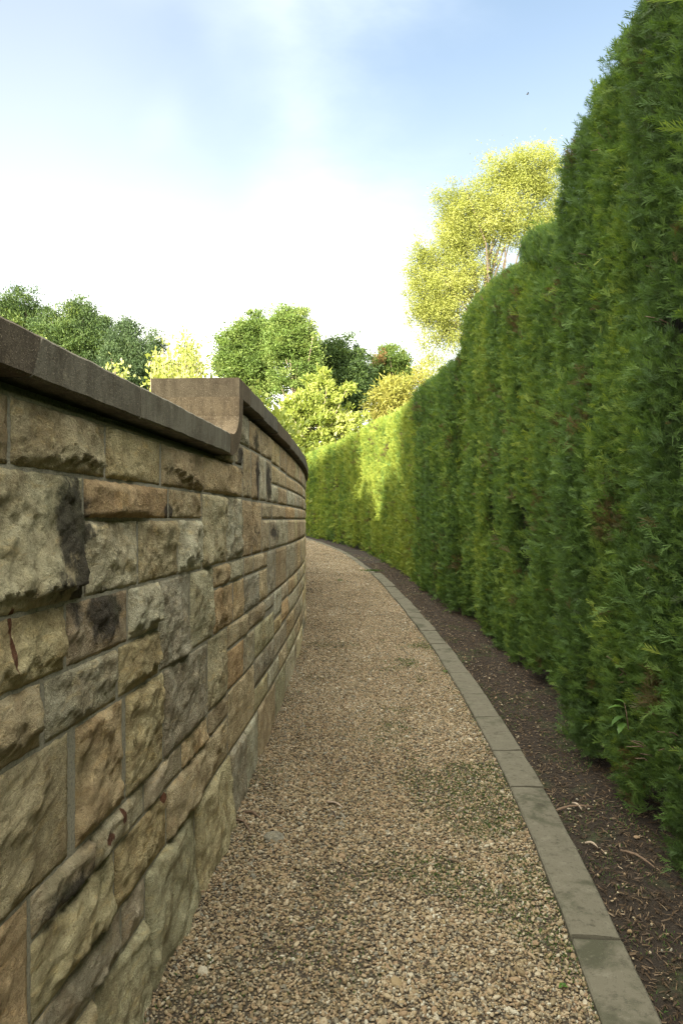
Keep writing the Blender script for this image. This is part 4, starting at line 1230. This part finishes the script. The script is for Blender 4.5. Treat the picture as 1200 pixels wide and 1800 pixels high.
stick('twig', 'thin fallen branch on the soil under the nearest hedge', (1090, 1495), (1150, 1525), .006, .01)
stick('twig', 'thin fallen branch on the soil beside the kerb joint', (975, 1425), (1045, 1418), .006, .012)
stick('bark_strip', 'short pale bark strip on the soil near the kerb', (1005, 1412), (1022, 1424), .006, .004, M_PALEBARK)
stick('bark_strip', 'pale curled bark strip on the soil farther down the kerb', (1028, 1482), (1050, 1490), .006, .006, M_PALEBARK)

# pale flat rock in the gravel
rp = on_ground(482, 1474, .0)
bm = bmesh.new(); bmesh.ops.create_icosphere(bm, subdivisions=3, radius=.05)
for v in bm.verts:
    n = mnoise.noise(v.co * 22); c = v.co * (1 + .25 * n); v.co = Vector((c.x * 1.05, c.y * .8, max(c.z * .55, -.012)))
me = bpy.data.meshes.new('rock'); bm.to_mesh(me); bm.free()
attr(me, 'stain', np.zeros(len(me.vertices))); attr(me, 'rust', np.zeros(len(me.vertices)))
o = link('rock', me, M_STONE, None, rp + Vector((0, 0, .004))); o.color = (.27, .26, .20, 1)
tag(o, 'pale flat rock half sunk in the gravel near the wall foot', 'rock')

# grass tuft where the kerb ends
gp = on_ground(652, 1004); r_ = np.random.default_rng(3)
pts = np.stack([r_.normal(0, .10, 420), r_.normal(0, .08, 420), np.zeros(420)], 1)
o = link('grass_tuft', blades(pts, .055, 8, .7), M_GRASS, None, gp); tag(o, 'low grass tuft growing at the far end of the stone kerb', 'grass tuft')
gp = on_ground(597, 1022); pts = np.stack([r_.normal(0, .03, 30), r_.normal(0, .03, 30), np.zeros(30)], 1)
o = link('grass_tuft', blades(pts, .075, 9, .45), M_GRASS, None, gp); tag(o, 'thin grass tuft alone in the distant gravel', 'grass tuft')
gp = on_ground(786, 1180); pts = np.stack([r_.normal(0, .03, 60), r_.normal(0, .05, 60), np.zeros(60)], 1)
o = link('grass_tuft', blades(pts, .035, 10, .8), M_GRASS, None, gp); tag(o, 'small grass tuft against the path side of the kerb', 'grass tuft')

# broad leaved plants: leaf blades with a midrib fold and toothed edge
M_BROAD = mat_leaf('broad_leaf', [(0, (.04, .09, .015)), (1, (.10, .19, .035))], transl=.35, rough=.45)
def broad_leaf(l, w, tooth=.0):
    V = []; Fc = []; n = 9
    for i in range(n + 1):
        t = i / n; ww = w * math.sin(math.pi * min(1, t ** .8)) * .5 + (tooth * w if i % 2 else 0) * (1 if 0 < i < n else 0)
        z = .18 * l * t * (1 - t) * 2 - .25 * l * t * t
        V += [(-ww, l * t, z + ww * .35), (0, l * t, z), (ww, l * t, z + ww * .35)]
    for i in range(n):
        for j in (0, 1): Fc.append((i*3+j, i*3+j+1, (i+1)*3+j+1, (i+1)*3+j))
    me = mesh_from('leaf', V, Fc, True); attr(me, 'tint', np.full(len(V), random.uniform(.3, .9), np.float32)); return me
def weed(label, base, specs, stem_h, tooth):
    root = empty('seedling', base); tag(root, label, 'plant')
    v, f = tube([(0, 0, 0), (-.01, .0, stem_h * .6), (-.02, 0, stem_h)], [.003, .0025, .0015], 5)
    link('plant_stem', mesh_from('plant_stem', v, f, True), M_GRASS if False else M_TWIG, root)
    for (rz, pitch, l, w, h) in specs:
        o = link('leaf', broad_leaf(l, w, tooth), M_BROAD, root, (-.015, 0, h)); o.rotation_euler = (pitch, 0, rz)
D = 3.45
weed('broad leaved seedling poking out of the side of the nearest hedge', (float(hedge_lat(D)) - .06, D, EYE - (1275 - 913) / F_PX * D - .02), [(1.35, .15, .085, .032, .10), (1.75, -.25, .085, .034, .06), (2.25, -.35, .075, .034, .03), (1.0, .5, .06, .026, .12)], .13, .12)
weed('tiny round leaved weed in the gravel by the near kerb', on_ground(996, 1738, .004), [(0.3, .3, .018, .014, .008), (2.2, .3, .02, .015, .008), (4.2, .3, .018, .014, .008), (5.3, .4, .015, .012, .01)], .01, 0)
weed('tiny pale weed in the gravel beside the middle of the kerb', on_ground(785, 1183, .004), [(0.9, .4, .035, .022, .01), (2.9, .3, .035, .024, .01), (4.6, .4, .03, .02, .012)], .02, 0)

# leafy unclipped tuft on top of the second hedge, dead twigs in the near hedges
def hedge_tuft(root, d0, d1, z0, z1, n, shift, seed):
    rg = np.random.default_rng(seed)
    d = rg.uniform(d0, d1, n); h = rg.random(n); x = hedge_lat(d) + shift + rg.uniform(0, .35, n)
    env = np.sin((d - d0) / (d1 - d0) * math.pi) ** .4
    P = np.stack([x, d, np.interp(d, [d0, d1], z0) + (np.interp(d, [d0, d1], z1) - np.interp(d, [d0, d1], z0)) * h * env * (.8 + .4 * vnoise(np.stack([d, d*0, d*0], 1), 9, 2, 2))], 1)
    ya = norm(np.array([0, 0, 1.0]) + rg.normal(0, .3, (n, 3))); za = norm(rg.normal(0, 1, (n, 3))); za = norm(za - ya * np.sum(za * ya, 1, keepdims=True)); xa = np.cross(ya, za)
    ob = scatter('foliage', P - np.array(root.location), euler_from(xa, ya, za), np.repeat((.085 * np.exp(rg.normal(0, .25, n)))[:, None], 3, 1), np.clip(rg.normal(.52, .12, n), .1, 1), SPRAYS, root)
    ob['kind'] = 'stuff'
hedge_tuft(hB, 5.3, 6.65, (3.40, 3.95), (3.74, 4.20), 4200, .15, 71)
def dead_twigs(root, px, py, n, D, seed):
    r = random.Random(seed)
    c = Vector((float(hedge_lat(D)) + .0, D, EYE + (Y0_PX - py) / F_PX * D)) - root.location
    for i in range(n):
        a = c + Vector((.05, r.uniform(-.05, .05), r.uniform(-.06, .06)))
        b = a + Vector((r.uniform(-.13, -.06), r.uniform(-.08, .08), r.uniform(-.02, .12)))
        V, Fc = tube([a, (a + b) / 2 + Vector((0, .01, .015)), b], [.004, .0032, .0015], 5)
        link('dead_twig', mesh_from('dead_twig', V, Fc, True), M_TWIG, root)
for (px, py, D, n) in ((1005, 470, 4.4, 6), (1080, 1200, 3.7, 4), (1110, 1330, 3.4, 5), (1150, 1010, 3.3, 3), (1060, 250, 3.95, 4), (1180, 1325, 3.05, 4), (1160, 560, 3.2, 3)):
    dead_twigs(hA, px, py, n, D, int(px))

# the bird high over the path
bp = px_world(926.5, 165.5, 55)
bird = empty('bird', bp); tag(bird, 'tiny dark bird gliding high in the blue sky', 'bird')
M_BIRD = mat_bark('feather', (.03, .03, .03), (.06, .055, .05))
v, f = tube([(-.11, 0, -.02), (-.05, 0, 0), (.02, 0, .01), (.08, 0, .02), (.12, 0, .025)], [.008, .028, .035, .022, .006], 7)
link('body', mesh_from('body', v, f, True), M_BIRD, bird)
for sg in (-1, 1):
    V = [(.05, 0, .02), (.06, sg * .10, .055), (.01, sg * .22, .05), (-.03, sg * .14, .045), (-.04, 0, .01), (.05, 0, .03), (.06, sg * .10, .062), (.01, sg * .22, .052), (-.03, sg * .14, .05), (-.04, 0, .018)]
    link('wing', mesh_from('wing', V, [(0, 1, 2, 3, 4), (9, 8, 7, 6, 5), (0, 5, 6, 1), (1, 6, 7, 2), (2, 7, 8, 3), (3, 8, 9, 4), (4, 9, 5, 0)]), M_BIRD, bird)
